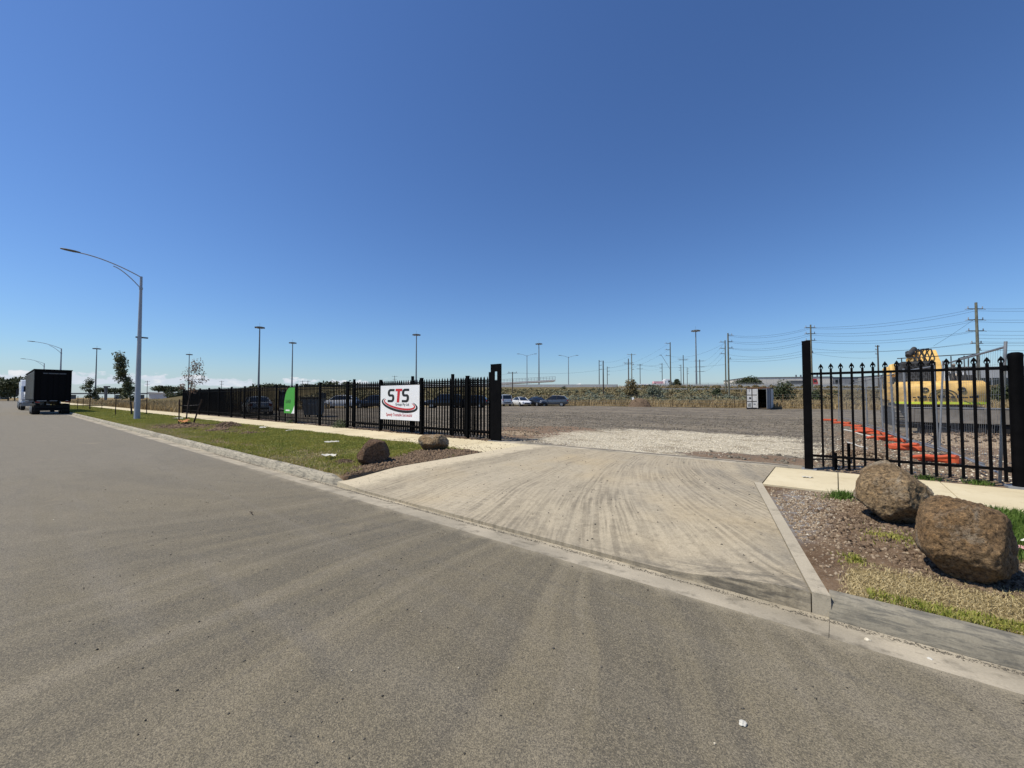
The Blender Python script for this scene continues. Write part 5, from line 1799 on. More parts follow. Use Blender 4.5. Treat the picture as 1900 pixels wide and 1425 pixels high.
def power_pole(label, d, px, top, base=0.0, arms=(), mat='pole_brown', r=.17, rz=0.0, extra=None, side=0):
    """arms: list of (z below top, half length, side) ; side 0 both, -1 / 1 one sided"""
    lat = (px - 950) / 750 * d
    q = cf(d, lat)
    t = thing('power_pole', label, 'power pole', (q[0], q[1], base), R(YAW) + rz, 'wooden power poles')
    h = top - base
    MB().tube([(0, 0, 0), (0, 0, h)], [r, r * .7], 9).build('pole', M[mat], t, smooth=True)
    for dz, hl, sd in arms:
        a = -hl if sd <= 0 else 0.0
        b = hl if sd >= 0 else 0.0
        MB().box(((a + b) / 2, .12, h - dz), (b - a, .10, .12)).build('cross_arm', M[mat], t)
        for xx in ([a, b] if sd == 0 else [a if sd < 0 else b]):
            MB().tube([(xx * .95, .12, h - dz + .05), (xx * .95, .12, h - dz + .35)], .06, 6).build('insulator', M['insulator'], t)
            MB().tube([(xx, .12, h - dz), (xx * 1.35, .12, h - dz - .06)], .045, 5).build('strain_insulator', M['insulator'], t)
    if extra:
        extra(t, h)
    return t


T3 = ((.5, 1.0, 1), (2.2, 1.0, 1), (3.9, 1.0, 1))
B3 = ((.5, 1.1, 0), (2.1, 1.1, 0), (3.7, 1.1, 0))
def transformer(t, h):
    MB().box((.3, 0, h - 5.6), (.5, .5, .9)).build('transformer', M['luminaire'], t, bevel=.04)
def stay_arm(t, h):
    MB().tube([(0, 0, h - 8.2), (-2.6, 0, h - 3.9)], .05, 6).build('outreach_arm', M['galv_dull'], t)
    MB().box((-2.9, 0, h - 3.85), (.6, .25, .12)).build('luminaire', M['luminaire'], t)
power_pole('small dark power pole with transformer behind the far row of cars', 92, 951, 7.4, .2, ((.25, .9, 0),), 'pole_brown', .14, 0, transformer)
power_pole('power pole with short one sided arms next to a bare leaning pole', 170, 1112, 17.3, 0, T3, 'pole_brown', .2)
power_pole('bare pole with pale base standing in the scrub', 88, 1119.5, 9.6, .6, (), 'pole_brown', .16)
power_pole('power pole with one sided arms right of the bare pole', 190, 1127, 16.1, 0, T3, 'pole_brown', .2)
power_pole('brown double pole left half with wide crossarm', 150, 1166.5, 16.0, 0, ((1.6, 1.6, 0), (2.0, 1.2, 0)), 'pole_brown', .24)
power_pole('brown double pole right half with three arms', 151, 1172.5, 18.0, 0, ((.4, 1.4, 0), (4.2, .8, 1), (6.0, .8, 1)), 'pole_wood', .22)
power_pole('distant power pole with drooping insulators behind the white truck', 200, 1188, 18.2, 0, ((.5, 1.2, 0), (2.5, 1.2, 0)), 'pole_brown', .2)
power_pole('short armed power pole behind the flatbed truck cab', 200, 1229, 18.6, 0, ((.5, 1.0, -1), (2.5, 1.0, -1), (4.3, 1.0, -1)), 'pole_brown', .2)
power_pole('tall power pole with street light outreach on its left side', 120, 1244.5, 18.0, 3.5, ((.3, 1.2, -1), (2.2, 1.2, -1), (4.0, 1.2, -1)), 'pole_wood', .2, 0, stay_arm)
power_pole('lone power pole with one wide crossarm near its top', 190, 1268.5, 21.5, 0, ((1.9, 2.2, 0), (2.3, 1.6, 0)), 'pole_brown', .22)
power_pole('thin power pole with many short arms left of the wide crossarm pole', 215, 1264, 19.0, 0, ((.4, .9, -1), (1.7, .9, -1), (3.0, .9, -1)), 'pole_brown', .2)
power_pole('thin power pole just right of the wide crossarm pole', 240, 1275.5, 19.5, 0, ((1.0, .9, 1), (2.4, .9, 1), (3.8, .9, 1)), 'pole_brown', .2)
power_pole('power pole carrying three stacked crossarms right of the light mast', 175, 1299, 18.0, 0, ((.6, 1.9, 0), (3.2, 1.9, 0), (5.2, 1.9, 0)), 'pole_brown', .24)
power_pole('greenish power pole standing just left of its taller twin', 96, 1347, 15.2, .8, ((.4, 1.0, -1), (1.9, 1.0, -1), (3.2, 1.0, -1)), 'pole_wood', .17)
power_pole('tall greenish twin power pole behind the shipping container', 84, 1352.5, 15.0, .5, ((.4, .9, 1), (1.75, .9, 1), (3.1, .9, 1), (5.4, .5, 1)), 'pole_wood', .19)
power_pole('greenish power pole rising beside the slim square gate post', 72, 1507, 14.6, .3, ((.5, .8, 0), (1.6, .8, 0), (2.8, .8, 0), (5.0, .35, 1)), 'pole_wood', .17)
power_pole('short dark power pole left of the excavator boom', 105, 1631, 15.2, .5, ((.3, .5, 0), (1.2, .5, -1), (2.3, .5, -1)), 'pole_brown', .22)
power_pole('heavy wooden terminal pole with many arms behind the excavator', 58, 1817, 15.3, .3, ((.9, 1.1, 0), (2.5, 1.1, 0), (4.1, 1.1, 0), (5.9, .7, 0), (6.9, .5, 1)), 'pole_wood', .21)
for px, lb in ((273, 'far power pole with crossarms right of the tall street lamp'), (411, 'far power pole over the black fence near its middle'), (561, 'left of two thin far poles above the dark bin'), (571, 'right of two thin far poles above the dark bin'), (732, 'far power pole peeping over the STS sign'), (870, 'far power pole peeping over the last fence bay')):
    power_pole(lb, 240, px, 11.5 if px < 700 else 14.5, 0, ((.5, 1.3, 0), (2.2, 1.0, 0)), 'pole_brown', .18)


def wire(a, b, sag, r=.018, n=10):
    a, b = Vector(a), Vector(b)
    pts = []
    for i in range(n + 1):
        s = i / n
        p = a.lerp(b, s)
        p.z -= sag * 4 * s * (1 - s)
        pts.append(p)
    o = MB().tube([p - pts[0] for p in pts], r, 3, False).build('power_line', M['wire'], None, pts[0], fix=False)
    return o


def pp(d, px, z):
    q = cf(d, (px - 950) / 750 * d)
    return (q[0], q[1], z)


spans = [((84, 1352.5, 14.6), (72, 1507, 14.1), .8), ((84, 1352.5, 13.3), (72, 1507, 13.0), .8), ((84, 1352.5, 11.9), (72, 1507, 11.8), .8), ((84, 1352.5, 9.6), (72, 1507, 9.6), .5), ((84, 1352.5, 9.2), (72, 1507, 9.2), .6),
         ((72, 1507, 14.1), (58, 1817, 14.4), .7), ((72, 1507, 13.0), (58, 1817, 12.8), .7), ((72, 1507, 11.8), (58, 1817, 11.2), .7), ((72, 1507, 9.6), (58, 1817, 9.4), .5), ((72, 1507, 9.5), (105, 1631, 12.0), .5),
         ((58, 1817, 14.4), (52, 2150, 14.2), .4), ((58, 1817, 14.1), (52, 2150, 13.7), .4), ((58, 1817, 12.8), (52, 2150, 12.6), .4), ((58, 1817, 12.5), (52, 2150, 12.1), .4), ((58, 1817, 11.2), (52, 2150, 11.1), .4), ((58, 1817, 9.4), (52, 2150, 9.5), .4), ((58, 1817, 8.4), (52, 2150, 8.6), .4),
         ((96, 1347, 14.8), (175, 1299, 17.4), 1.6), ((96, 1347, 13.3), (175, 1299, 14.8), 1.5), ((96, 1347, 12.0), (175, 1299, 12.8), 1.5), ((96, 1347, 14.6), (120, 1244.5, 13.8), 1.4), ((96, 1347, 9.4), (150, 1172.5, 14.0), 1.0),
         ((120, 1243, 17.7), (190, 1127, 15.6), 2.0), ((120, 1243, 15.8), (190, 1127, 14.0), 2.0), ((150, 1172.5, 17.4), (170, 1112, 16.6), 1.2), ((150, 1172.5, 14.0), (200, 1188, 16.0), .8), ((200, 1188, 17.6), (200, 1229, 18.0), .8), ((200, 1188, 15.7), (200, 1229, 16.0), .8),
         ((150, 1166.5, 14.2), (92, 951, 7.2), 1.5), ((190, 1268.5, 19.5), (200, 1188, 17.6), 1.2), ((190, 1268.5, 19.3), (175, 1299, 17.4), .5), ((58, 1815, 13.0), (58, 1735, 9.0), .1), ((92, 951, 7.2), (240, 870, 14), .8), ((240, 870, 14), (240, 732, 14), .8)]
for k in range(4):
    spans.append(((84, 1352.5, 14.4 - 1.3 * k), (72, 1507, 13.9 - 1.2 * k), .95))
    spans.append(((72, 1507, 13.9 - 1.2 * k), (58, 1817, 14.1 - 1.5 * k), .9))
    spans.append(((58, 1817, 10.6 - .5 * k), (52, 2150, 10.6 - .45 * k), .4))
PN = {1352: 'taller greenish twin pole', 1347: 'shorter greenish twin pole', 1507: 'pole beside the slim gate post', 1817: 'heavy terminal pole', 1815: 'heavy terminal pole', 2150: 'right past the round fence post', 1735: 'excavator side',
      1631: 'short pole left of the excavator', 1299: 'three crossarm pole', 1244: 'outreach arm pole', 1243: 'outreach arm pole', 1172: 'double pole', 1166: 'double pole', 1127: 'pole right of the bare pole', 1112: 'pole left of the bare pole',
      1188: 'drooping insulator pole', 1229: 'pole behind the flatbed cab', 951: 'small transformer pole', 1268: 'wide crossarm pole', 870: 'far pole over the last fence bay', 732: 'far pole over the STS sign'}
for a, b, sag in spans:
    prop(wire(pp(*a), pp(*b), sag), 'power line, %s to %s' % (PN[int(a[1])], PN[int(b[1])]), 'power line', 'power lines')

# ================================================================== traffic on the freeway
def cfthing(name, label, cat, d, px, z, rz=0.0, group=None):
    q = cf(d, (px - 950) / 750 * d)
    return thing(name, label, cat, (q[0], q[1], z), R(YAW) + rz, group)


ft = cfthing('flatbed_truck', 'white cab flatbed truck driving along the freeway', 'truck', 134, 1224, 4.76)
MB().prism([(1.6, .6), (3.9, .6), (3.9, 1.5), (3.45, 2.85), (1.6, 2.9)], -1.05, 1.05, 'y').build('cab', M['paint_white'], ft, bevel=.08)
MB().box((2.95, -1.06, 2.05), (1.0, .03, .65)).build('side_window', M['glass_dark'], ft)
MB().prism([(3.55, 1.6), (3.93, 1.55), (3.55, 2.6)], -.95, .95, 'y').build('windscreen', M['glass_dark'], ft)
MB().box((-3.2, 0, 1.15), (9.2, 2.3, .25)).build('tray', M['paint_white'], ft)
MB().box((-.6, 0, 1.7), (3.0, 1.6, .85)).build('load', M['pink_cloth'], ft)
MB().box((1.35, 0, 1.9), (.12, 2.2, 1.3)).build('headboard', M['paint_white'], ft)
for x in (2.8, -2.8, -5.2):
    for s in (-1, 1):
        truck_wheel(ft, (x, s * .95, .5))
MB().box((-2.0, 0, .85), (10, .8, .25)).build('chassis', M['trailer_black'], ft)
rt = cfthing('tipper_truck', 'red cab truck with dark tray passing behind the slim gate post', 'truck', 134, 1496, 4.76)
MB().prism([(1.0, .6), (3.2, .6), (3.2, 1.6), (2.8, 2.95), (1.0, 3.0)], -1.1, 1.1, 'y').build('cab', M['paint_red'], rt, bevel=.08)
MB().box((2.2, -1.11, 2.15), (.9, .03, .65)).build('side_window', M['glass_dark'], rt)
MB().prism([(2.88, 1.7), (3.24, 1.65), (2.9, 2.7)], -.95, .95, 'y').build('windscreen', M['glass_dark'], rt)
MB().box((-2.6, 0, 1.75), (6.6, 2.4, 1.2)).build('tray', M['roof_dark'], rt, bevel=.03)
for i in range(6):
    MB().box((-5.6 + i * 1.15, -1.22, 1.75), (.1, .05, 1.15)).build('tray_rib', M['luminaire'], rt)
for x in (2.0, -3.4, -4.6):
    for s in (-1, 1):
        truck_wheel(rt, (x, s * .95, .5))
MB().box((-1.5, 0, .85), (8.6, .8, .25)).build('chassis', M['trailer_black'], rt)

# ================================================================== buildings beyond the freeway
def warehouse(label, d, px0, px1, z0, z1, depth, wall, panels, windows=(), roof='roof_dark', band=None, gable=0.0, base_band=None):
    l0, l1 = (px0 - 950) / 750 * d, (px1 - 950) / 750 * d
    q = cf(d, (l0 + l1) / 2)
    t = thing('warehouse', label, 'building', (q[0], q[1], 0), R(YAW - 14))
    Wd = l1 - l0
    MB().box((0, depth / 2 + .15, z1 / 2), (Wd - .1, depth, z1 - .05)).build('wall', M[wall], t)
    n = panels
    for i in range(n):
        MB().box((-Wd / 2 + Wd * (i + .5) / n, .07, z1 / 2), (Wd / n - .06, .14, z1)).build('wall_panel', M[wall], t)
    MB().box((0, depth / 2, z1 + .12), (Wd + .3, depth + .4, .25)).build('roof', M[roof], t)
    for (wx0, wx1, wz0, wz1) in windows:
        a, b = (wx0 - 950) / 750 * d - (l0 + l1) / 2, (wx1 - 950) / 750 * d - (l0 + l1) / 2
        w = MB().box(((a + b) / 2, -.03, (wz0 + wz1) / 2), (b - a, .08, wz1 - wz0)).build('window', M['glass_dark'], t)
        MB().box(((a + b) / 2, -.05, wz0 - .05), (b - a + .2, .16, .1)).build('sill', M['wall_white'], w)
    if base_band:
        MB().box((0, -.06, base_band / 2), (Wd, .1, base_band)).build('plinth', M['wall_white'], t)
    return t


wb = warehouse('long beige concrete warehouse beyond the freeway barrier', 195, 1391, 1534, 0, 11.2, 40, 'wall_beige', 12)
for i in range(4):
    MB().tube([(5 + 2 * i + (3 if i > 1 else 0), 4, 11.3), (5 + 2 * i + (3 if i > 1 else 0), 4, 12.6)], .35, 8).build('roof_vent', M['mast_grey'], wb)
warehouse('dark grey warehouse with tall windows next to the beige one', 190, 1536, 1645, 0, 11.0, 36, 'wall_grey', 9, ((1556, 1560, 5.6, 10.0), (1562, 1564.5, 5.6, 10.2), (1577, 1582, 5.8, 8.5), (1581, 1586, 5.6, 9.8)), base_band=4.6)
warehouse('grey warehouse partly hidden behind the excavator', 170, 1648, 1800, 0, 11.0, 30, 'wall_grey', 10)
warehouse('pale grey office block with a long dark glass band past the round fence post', 120, 1806, 2150, 0, 10.8, 30, 'wall_pale', 16, ((1828, 1868, 4.7, 7.6), (1870, 1893, 4.7, 7.6), (1905, 1990, 4.7, 7.6)), base_band=4.0)
# overpass ramp on the far left of the freeway
ov = cfthing('overpass', 'concrete overpass ramp with a tall mesh railing beyond the scrub', 'bridge', 175, 975, 0)
MB().prism([(-25, 6.6), (13, 8.6), (13, 9.3), (-25, 7.3)], 0, 10, 'y').build('deck', M['far_concrete'], ov)
mb = MB()
for i in range(30):
    x = -25 + 38 * i / 29
    z = 7.3 + 2.0 * (i / 29)
    mb.tube([(x, .2, z), (x, .2, z + 1.3)], .05, 4)
mb.tube([(-25, .2, 8.6), (13, .2, 10.6)], .06, 4).tube([(-25, .2, 8.0), (13, .2, 10.0)], .05, 4)
mb.build('railing', M['mast_grey'], ov)
for x in (-18, -4, 10):
    MB().box((x, 5, 3.6), (1.2, 6, 7.2)).build('pier', M['far_concrete'], ov)
vi = cfthing('viaduct', 'long low dark viaduct across the horizon beyond the paddock', 'bridge', 300, 240, 0, R(0))
MB().box((0, 0, 4.4), (230, 6, 0.9)).build('deck', M['luminaire'], vi)
for i in range(14):
    MB().box((-110 + i * 17, 0, 1.8), (1.0, 4, 3.4)).build('pier', M['mast_grey'], vi)
st = cfthing('steel_column', 'dark steel column with a small cap standing in the dry paddock', 'post', 118, 196.5, 0.2)
MB().box((0, 0, 2.2), (.5, .5, 4.4)).build('column', M['luminaire'], st, bevel=.05)
MB().box((.25, 0, 4.55), (1.3, .8, .35)).build('cap', M['luminaire'], st, bevel=.05)
fs = cfthing('farm_shed', 'low pale shed roof beyond the dry paddock near a leaning tree', 'building', 255, 300, 0)
MB().box((0, 4, 2.0), (16, 8, 4)).build('wall', M['wall_white'], fs)
MB().prism([(-8.5, 4.02), (8.5, 4.02), (8.5, 4.3), (-8.5, 5.0)], -.5, 8.5, 'y').build('roof', M['wall_pale'], fs)

# ================================================================== trees
def crown_mesh(name, clumps, per, size, mat, aspect=.5, droop=0.0):
    """clumps: (x,y,z,rx,ry,rz): leaves spread through each ellipsoid, thinner at its heart"""
    Ps, Ns, Ss = [], [], []
    for (x, y, z, rx, ry, rz) in clumps:
        n = per
        d = nrs.randn(n, 3); d /= np.linalg.norm(d, axis=1)[:, None]
        r = nrs.rand(n) ** .45
        P = d * r[:, None] * np.array([rx, ry, rz]) + np.array([x, y, z])
        P += nrs.randn(n, 3) * .08 * min(rx, rz)
        N = d * .6 + nrs.randn(n, 3) * .7 + np.array([0, 0, .5])
        Ps.append(P); Ns.append(N); Ss.append(size * (.55 + .9 * nrs.rand(n)))
    V, F = leaf_quads(np.concatenate(Ps), np.concatenate(Ns), np.concatenate(Ss), aspect)
    return np_mesh(name, V, F, mat)


def make_tree(label, loc, h, trunk_r, clumps, per, leaf, mat, group=None, limbs=None, name='tree', lean=(0, 0), bark='bark', aspect=.5):
    t = thing(name, label, 'tree', loc, 0, group)
    top = Vector((lean[0], lean[1], h * .8))
    pts = [Vector((0, 0, -.05)), Vector((lean[0] * .25 + .02, lean[1] * .2, h * .25)), Vector((lean[0] * .6, lean[1] * .6, h * .52)), top]
    tr = MB().tube(pts, [trunk_r * 1.25, trunk_r, trunk_r * .7, trunk_r * .25], 7).build('trunk', M[bark], t, smooth=True)
    mb = MB()
    for (x, y, z, rx, ry, rz) in clumps:
        s = rnd.uniform(.25, .7)
        a = pts[1].lerp(top, s)
        b = Vector((x, y, z))
        m = a.lerp(b, .55) + Vector((0, 0, .12 * (b - a).length))
        mb.tube([a, m, b], [trunk_r * .38, trunk_r * .24, trunk_r * .08], 5, False)
        for k in range(3):
            e = b + Vector((rnd.uniform(-rx, rx), rnd.uniform(-ry, ry), rnd.uniform(-.3, 1) * rz)) * .9
            mb.tube([m.lerp(b, .5), e], [trunk_r * .14, trunk_r * .04], 4, False)
    mb.build('limbs', M[bark], t, smooth=True)
    link('crown', crown_mesh('crown', clumps, per, leaf, M[mat], aspect), t)
    return t


def stakes(label, x, y, z, lean2=0.0, gap=.55, h=1.25):
    """two hardwood stakes with a webbing tie"""
    t = thing('tree_stakes', label, 'tree stakes', (x, y, z))
    for s in (-1, 1):
        MB().bar((s * gap * .5 * .6, s * gap * .5, -.05), (s * gap * .5 * .6 + (lean2 if s > 0 else 0), s * gap * .5 + (lean2 if s > 0 else 0), h), .05).build('stake', M['stake_wood'], t)
    MB().tube([(-gap * .3, -gap * .5, h * .78), (0, 0.03, h * .75), (gap * .3 + lean2 * .7, gap * .5 + lean2 * .7, h * .78)], .022, 5).build('tie', M['plastic_black'], t)
    return t


def rclumps(seed, n, cx, cy, z0, z1, rad, r0, r1, flat=.7, lean=(0, 0)):
    rr = random.Random(seed)
    out = []
    for i in range(n):
        s = (i + .5) / n
        a = rr.uniform(0, 2 * math.pi)
        d = rad * rr.uniform(.25, 1) * math.sin(math.pi * min(.95, .25 + .75 * s)) if n > 3 else rad * rr.uniform(.2, 1)
        r = rr.uniform(r0, r1)
        out.append((cx + d * math.cos(a) + lean[0] * s, cy + d * math.sin(a) + lean[1] * s, z0 + (z1 - z0) * s, r, r, r * flat))
    return out


VZ = .15
make_tree('thin sapling with sparse reddish leaves tied between two stakes on the verge', (-26.0, 5.75, VZ + .05), 3.0, .028, rclumps(3, 9, 0, 0, 1.7, 3.25, .5, .16, .34, 1.0, (.1, .35)), 75, .045, 'red_leaf', name='sapling', lean=(.05, .2))
stakes('pair of dark stakes with one leaning, holding the reddish sapling', -26.0, 5.75, VZ, .28, .5, 1.35)
make_tree('leafy wind blown tree leaning beside the tall street lamp', (-45.6, 6.5, VZ), 4.6, .055, rclumps(8, 20, 0, -.3, 1.3, 4.9, .55, .26, .48, 1.0, (0, -.55)), 170, .075, 'gum_leaf', name='sapling', lean=(0, -.5))
stakes('pair of dark stakes beside the foot of the tall street lamp', -44.5, 6.3, VZ, 0, 1.7, 1.5)
make_tree('bushy young tree between two stakes near the black trailer', (-69.0, 6.15, VZ), 3.4, .05, rclumps(13, 13, 0, 0, 1.3, 3.5, .75, .25, .5, .8), 120, .085, 'gum_leaf', name='sapling')
stakes('pair of dark stakes round the bushy young tree near the trailer', -69.0, 6.15, VZ, 0, 1.9, 1.6)
stakes('lone far pair of stakes just behind the trailer on the verge', -80.5, 5.9, VZ, 0, 1.2, 1.5)


def far_tree(label, px, d, h, w, seed, flat=False, mat='dark_leaf', base=0.0, group='trees along the horizon', lean=0.0):
    q = cf(d, (px - 950) / 750 * d)
    rr = random.Random(seed)
    cl = []
    n = 14
    for i in range(n):
        a = rr.uniform(0, 2 * math.pi); s = rr.random()
        rad = w * .5 * math.sqrt(s)
        z = (h * (.80 if flat else .58) + rr.uniform(-.08, .14) * h) if flat else h * rr.uniform(.35, .86)
        k = rr.uniform(.14, .24) * w
        cl.append((rad * math.cos(a) + lean * z * .3, rad * math.sin(a), z - k * .2, k * 1.25, k * 1.25, k * (.5 if flat else .8)))
    return make_tree(label, (q[0], q[1], base), h, max(.12, h * .022), cl, 150, w * .035, mat, group, lean=(lean * h * .25, 0), aspect=.6)


H_ = [('tall dark tree cluster member closing the end of the road', -10, 190, 12.5, 13, 1, 0), ('dark broad tree at the end of the road by the verge', 16, 185, 10.5, 13, 2, 0),
      ('dark tree rising behind the second white truck', 42, 175, 11.5, 13, 3, 0), ('dark tree half hidden by the black trailer', 66, 168, 11.5, 11, 4, 0), ('low dark tree left of the white trucks', 28, 200, 8.5, 12, 5, 0),
      ('lone flat topped tree beyond the paddock right of the steel column', 213, 250, 7.6, 14, 6, 1), ('leaning flat topped tree beside the low pale shed', 311, 235, 8.4, 13, 7, 1),
      ('low dark tree behind the reddish sapling', 328, 230, 5.8, 11, 8, 0), ('rounded dark tree above the middle of the black fence', 392, 250, 6.2, 13, 9, 0), ('low tree left of the silver sedan roof', 418, 260, 5.2, 12, 10, 0),
      ('flat crowned dark tree left of the green lease board', 500, 235, 9.2, 20, 11, 1), ('small round dark tree just over the green lease board', 536, 235, 8.6, 9, 12, 0), ('dark tree behind the lidded bin', 573, 225, 8.8, 12, 13, 0),
      ('wispy flat tree over the white hatch', 588, 235, 10.4, 12, 14, 1), ('large dark tree over the white hatch', 618, 215, 10.6, 17, 15, 0), ('broad dark tree left of the STS sign', 645, 215, 10.0, 18, 16, 0), ('dark tree just left of the STS sign', 672, 225, 8.8, 15, 17, 0), ('low dark tree behind the top of the STS sign', 715, 240, 6.8, 16, 18, 0), ('low dark tree behind the parked gate', 800, 240, 6.0, 18, 19, 0), ('dark tree above the silver sedan', 465, 250, 6.6, 13, 20, 0),
      ('dark tree with a tall crown left of the beige warehouse', 1393, 180, 11.6, 10, 21, 0), ('rounded tree touching the end of the beige warehouse', 1376, 185, 10.8, 10, 22, 0)]
for lb, px, d, h, w, sd, fl in H_:
    far_tree(lb, px, d, h, w, sd, bool(fl), lean=.25 if 'leaning' in lb else 0)

# individual bushes that stand out of the scrub
def bush(label, px, d, base, h, w, seed, mat, per=170):
    q = cf(d, (px - 950) / 750 * d)
    t = thing('bush', label, 'bush', (q[0], q[1], base), 0, 'larger bushes on the bank')
    cl = rclumps(seed, 10, 0, 0, h * .2, h * .85, w * .36, w * .17, w * .28, .85)
    link('foliage', crown_mesh('foliage', cl, per, .16, M[mat], .6), t)
    mb = MB()
    for c in cl:
        mb.tube([(0, 0, -.1), (c[0] * .5, c[1] * .5, c[2] * .45), (c[0], c[1], c[2])], [.07, .05, .02], 5, False)
    mb.build('stems', M['bark'], t)
    return t


bush('tall brownish green bush in front of the freeway below the double pole', 1172, 84, .6, 5.0, 4.6, 31, 'scrub_brown')
bush('dark round bush on the freeway edge beside the flatbed truck', 1255, 126, 4.4, 3.0, 3.8, 32, 'dark_leaf')
bush('dark green bush right of the shipping container', 1455, 76, .5, 4.0, 5.6, 33, 'dark_leaf')
bush('grey green bush left of the soil heap', 1212, 82, .5, 3.6, 5.6, 34, 'scrub_grey')
bush('dark bush behind the left edge of the shipping container', 1330, 88, 1.0, 2.6, 3.4, 35, 'dark_leaf')
bush('low bush at the foot of the greenish pole by the gate post', 1512, 66, .5, 2.0, 2.6, 36, 'dark_leaf')
bush('dark low bush past the round fence post below the office block', 1862, 62, 1.2, 2.0, 4.6, 37, 'dark_leaf')

# ================================================================== scrub on the bank (uncountable)
def scrub(name, label, n, l0, l1, d0, d1, mat, rsz, seed, per=70, leaf=.17, dens=None):
    rs = np.random.RandomState(seed)
    Ps, Ns, Ss = [], [], []
    k = 0
    while k < n:
        l = rs.uniform(l0, l1); d = rs.uniform(d0, d1)
        q = cf(d, l)
        if dens is not None and rs.rand() > dens(l, d): continue
        k += 1
        r = rs.uniform(*rsz)
        c = np.array([q[0], q[1], bank_h(d) + r * .45])
        v = rs.randn(per, 3); v /= np.linalg.norm(v, axis=1)[:, None]
        v[:, 2] = np.abs(v[:, 2]) * .9 - .15
        rad = rs.rand(per) ** .4
        Ps.append(c + v * rad[:, None] * np.array([r * 1.2, r * 1.2, r]))
        Ns.append(v + rs.randn(per, 3) * .5 + np.array([0, 0, .4]))
        Ss.append(leaf * (.5 + rs.rand(per)))
    V, F = leaf_quads(np.concatenate(Ps), np.concatenate(Ns), np.concatenate(Ss), .7)
    o = link(name, np_mesh(name, V, F, M[mat]))
    return prop(o, label, 'scrub', None, 'stuff')


scrub('scrub', 'grey green scrub covering the bank below the freeway', 620, -45, 48, 71, 102, 'scrub_leaf', (.5, 1.05), 5)
scrub('scrub', 'pale grey saltbush patches on the bank', 150, 10, 48, 71, 98, 'scrub_grey', (.6, 1.15), 6)
scrub('scrub', 'brown dry scrub on the bank behind the container', 560, 34, 150, 74, 116, 'scrub_brown', (.4, .85), 7)
scrub('scrub', 'dark green scattered shrubs along the bank', 60, -30, 140, 76, 108, 'dark_leaf', (.4, .9), 8)


# ================================================================== grass
def zleft(X, Y): return left_z(X, Y)
def scatter(n, x0, x1, y0, y1, keep, zf):
    X = nrs.uniform(x0, x1, n); Y = nrs.uniform(y0, y1, n)
    k = keep(X, Y) > nrs.rand(n)
    X, Y = X[k], Y[k]
    return np.stack([X, Y, zf(X, Y)], 1)


def stuff(name, me, label, cat):
    return prop(link(name, me), label, cat, None, 'stuff')


def lawn_keep(X, Y):
    d = dirt_left(X, Y) + .35 * vnoise2(X, Y, 2.0, 5)
    bare = np.clip((vnoise2(X, Y, .9, 21) - .22) * 3.5, 0, .85)
    return np.clip(1.15 - 1.6 * d, 0, 1) * (.45 + .55 * np.clip(1 - dry_left(X, Y), 0, 1)) * (1 - bare)
P = np.concatenate([scatter(115000, -19, -7.22, Y_BACK + .01, Y_FP0 - .02, lawn_keep, left_z), scatter(70000, -36, -19, Y_BACK + .01, Y_FP0 - .02, lawn_keep, left_z)])
stuff('grass', blades('grass', P, (.035 + .055 * nrs.rand(len(P))) * (1 + .7 * np.clip(vnoise2(P[:, 0], P[:, 1], 1.6, 4), -.5, 1)), .010 + .008 * nrs.rand(len(P)), M['green_blade'], .9), 'short green grass on the verge in front of the long fence', 'grass')
P = scatter(60000, -110, -36, Y_BACK + .02, Y_FP0 - .02, lambda X, Y: np.ones_like(X), left_z)
stuff('grass', blades('grass', P, .06 + .07 * nrs.rand(len(P)), .03 + .02 * nrs.rand(len(P)), M['green_blade'], .9), 'green grass on the far verge beside the trailer', 'grass')
def ldry_keep(X, Y): return np.clip(dry_left(X, Y) - .15, 0, 1) * np.clip(1.2 - 1.3 * dirt_left(X, Y), 0, 1)
P = scatter(110000, -30, -7.22, Y_BACK + .005, Y_FP0 - .02, ldry_keep, left_z)
stuff('grass', blades('grass', P, .04 + .04 * nrs.rand(len(P)), .009 + .006 * nrs.rand(len(P)), M['straw_blade'], 1.2), 'dry straw coloured grass along the back of the left kerb', 'grass')
def straw_keep(X, Y): return np.clip((1 - dirt_right(X, Y)) * dry_right(X, Y) * 1.2 - .2 * (vnoise2(X, Y, 5.0, 3) > .1), 0, 1)
P = scatter(62000, -.05, 5, Y_BACK + .003, 5.9, straw_keep, right_z)
stuff('grass', blades('grass', P, .014 + .028 * nrs.rand(len(P)), .004 + .004 * nrs.rand(len(P)), M['straw_blade'], 2.4), 'cut straw coloured grass behind the right kerb', 'grass')
def rg_keep(X, Y): return np.clip((1 - dirt_right(X, Y)) * (1 - dry_right(X, Y)) * 1.2, 0, 1) * (Y > 5.3)
P = scatter(40000, .9, 5, 5.2, Y_FP0 - .01, rg_keep, right_z)
stuff('grass', blades('grass', P, .06 + .07 * nrs.rand(len(P)), .008 + .006 * nrs.rand(len(P)), M['fresh_blade'], .8), 'fresh green grass behind the reddish boulder', 'grass')
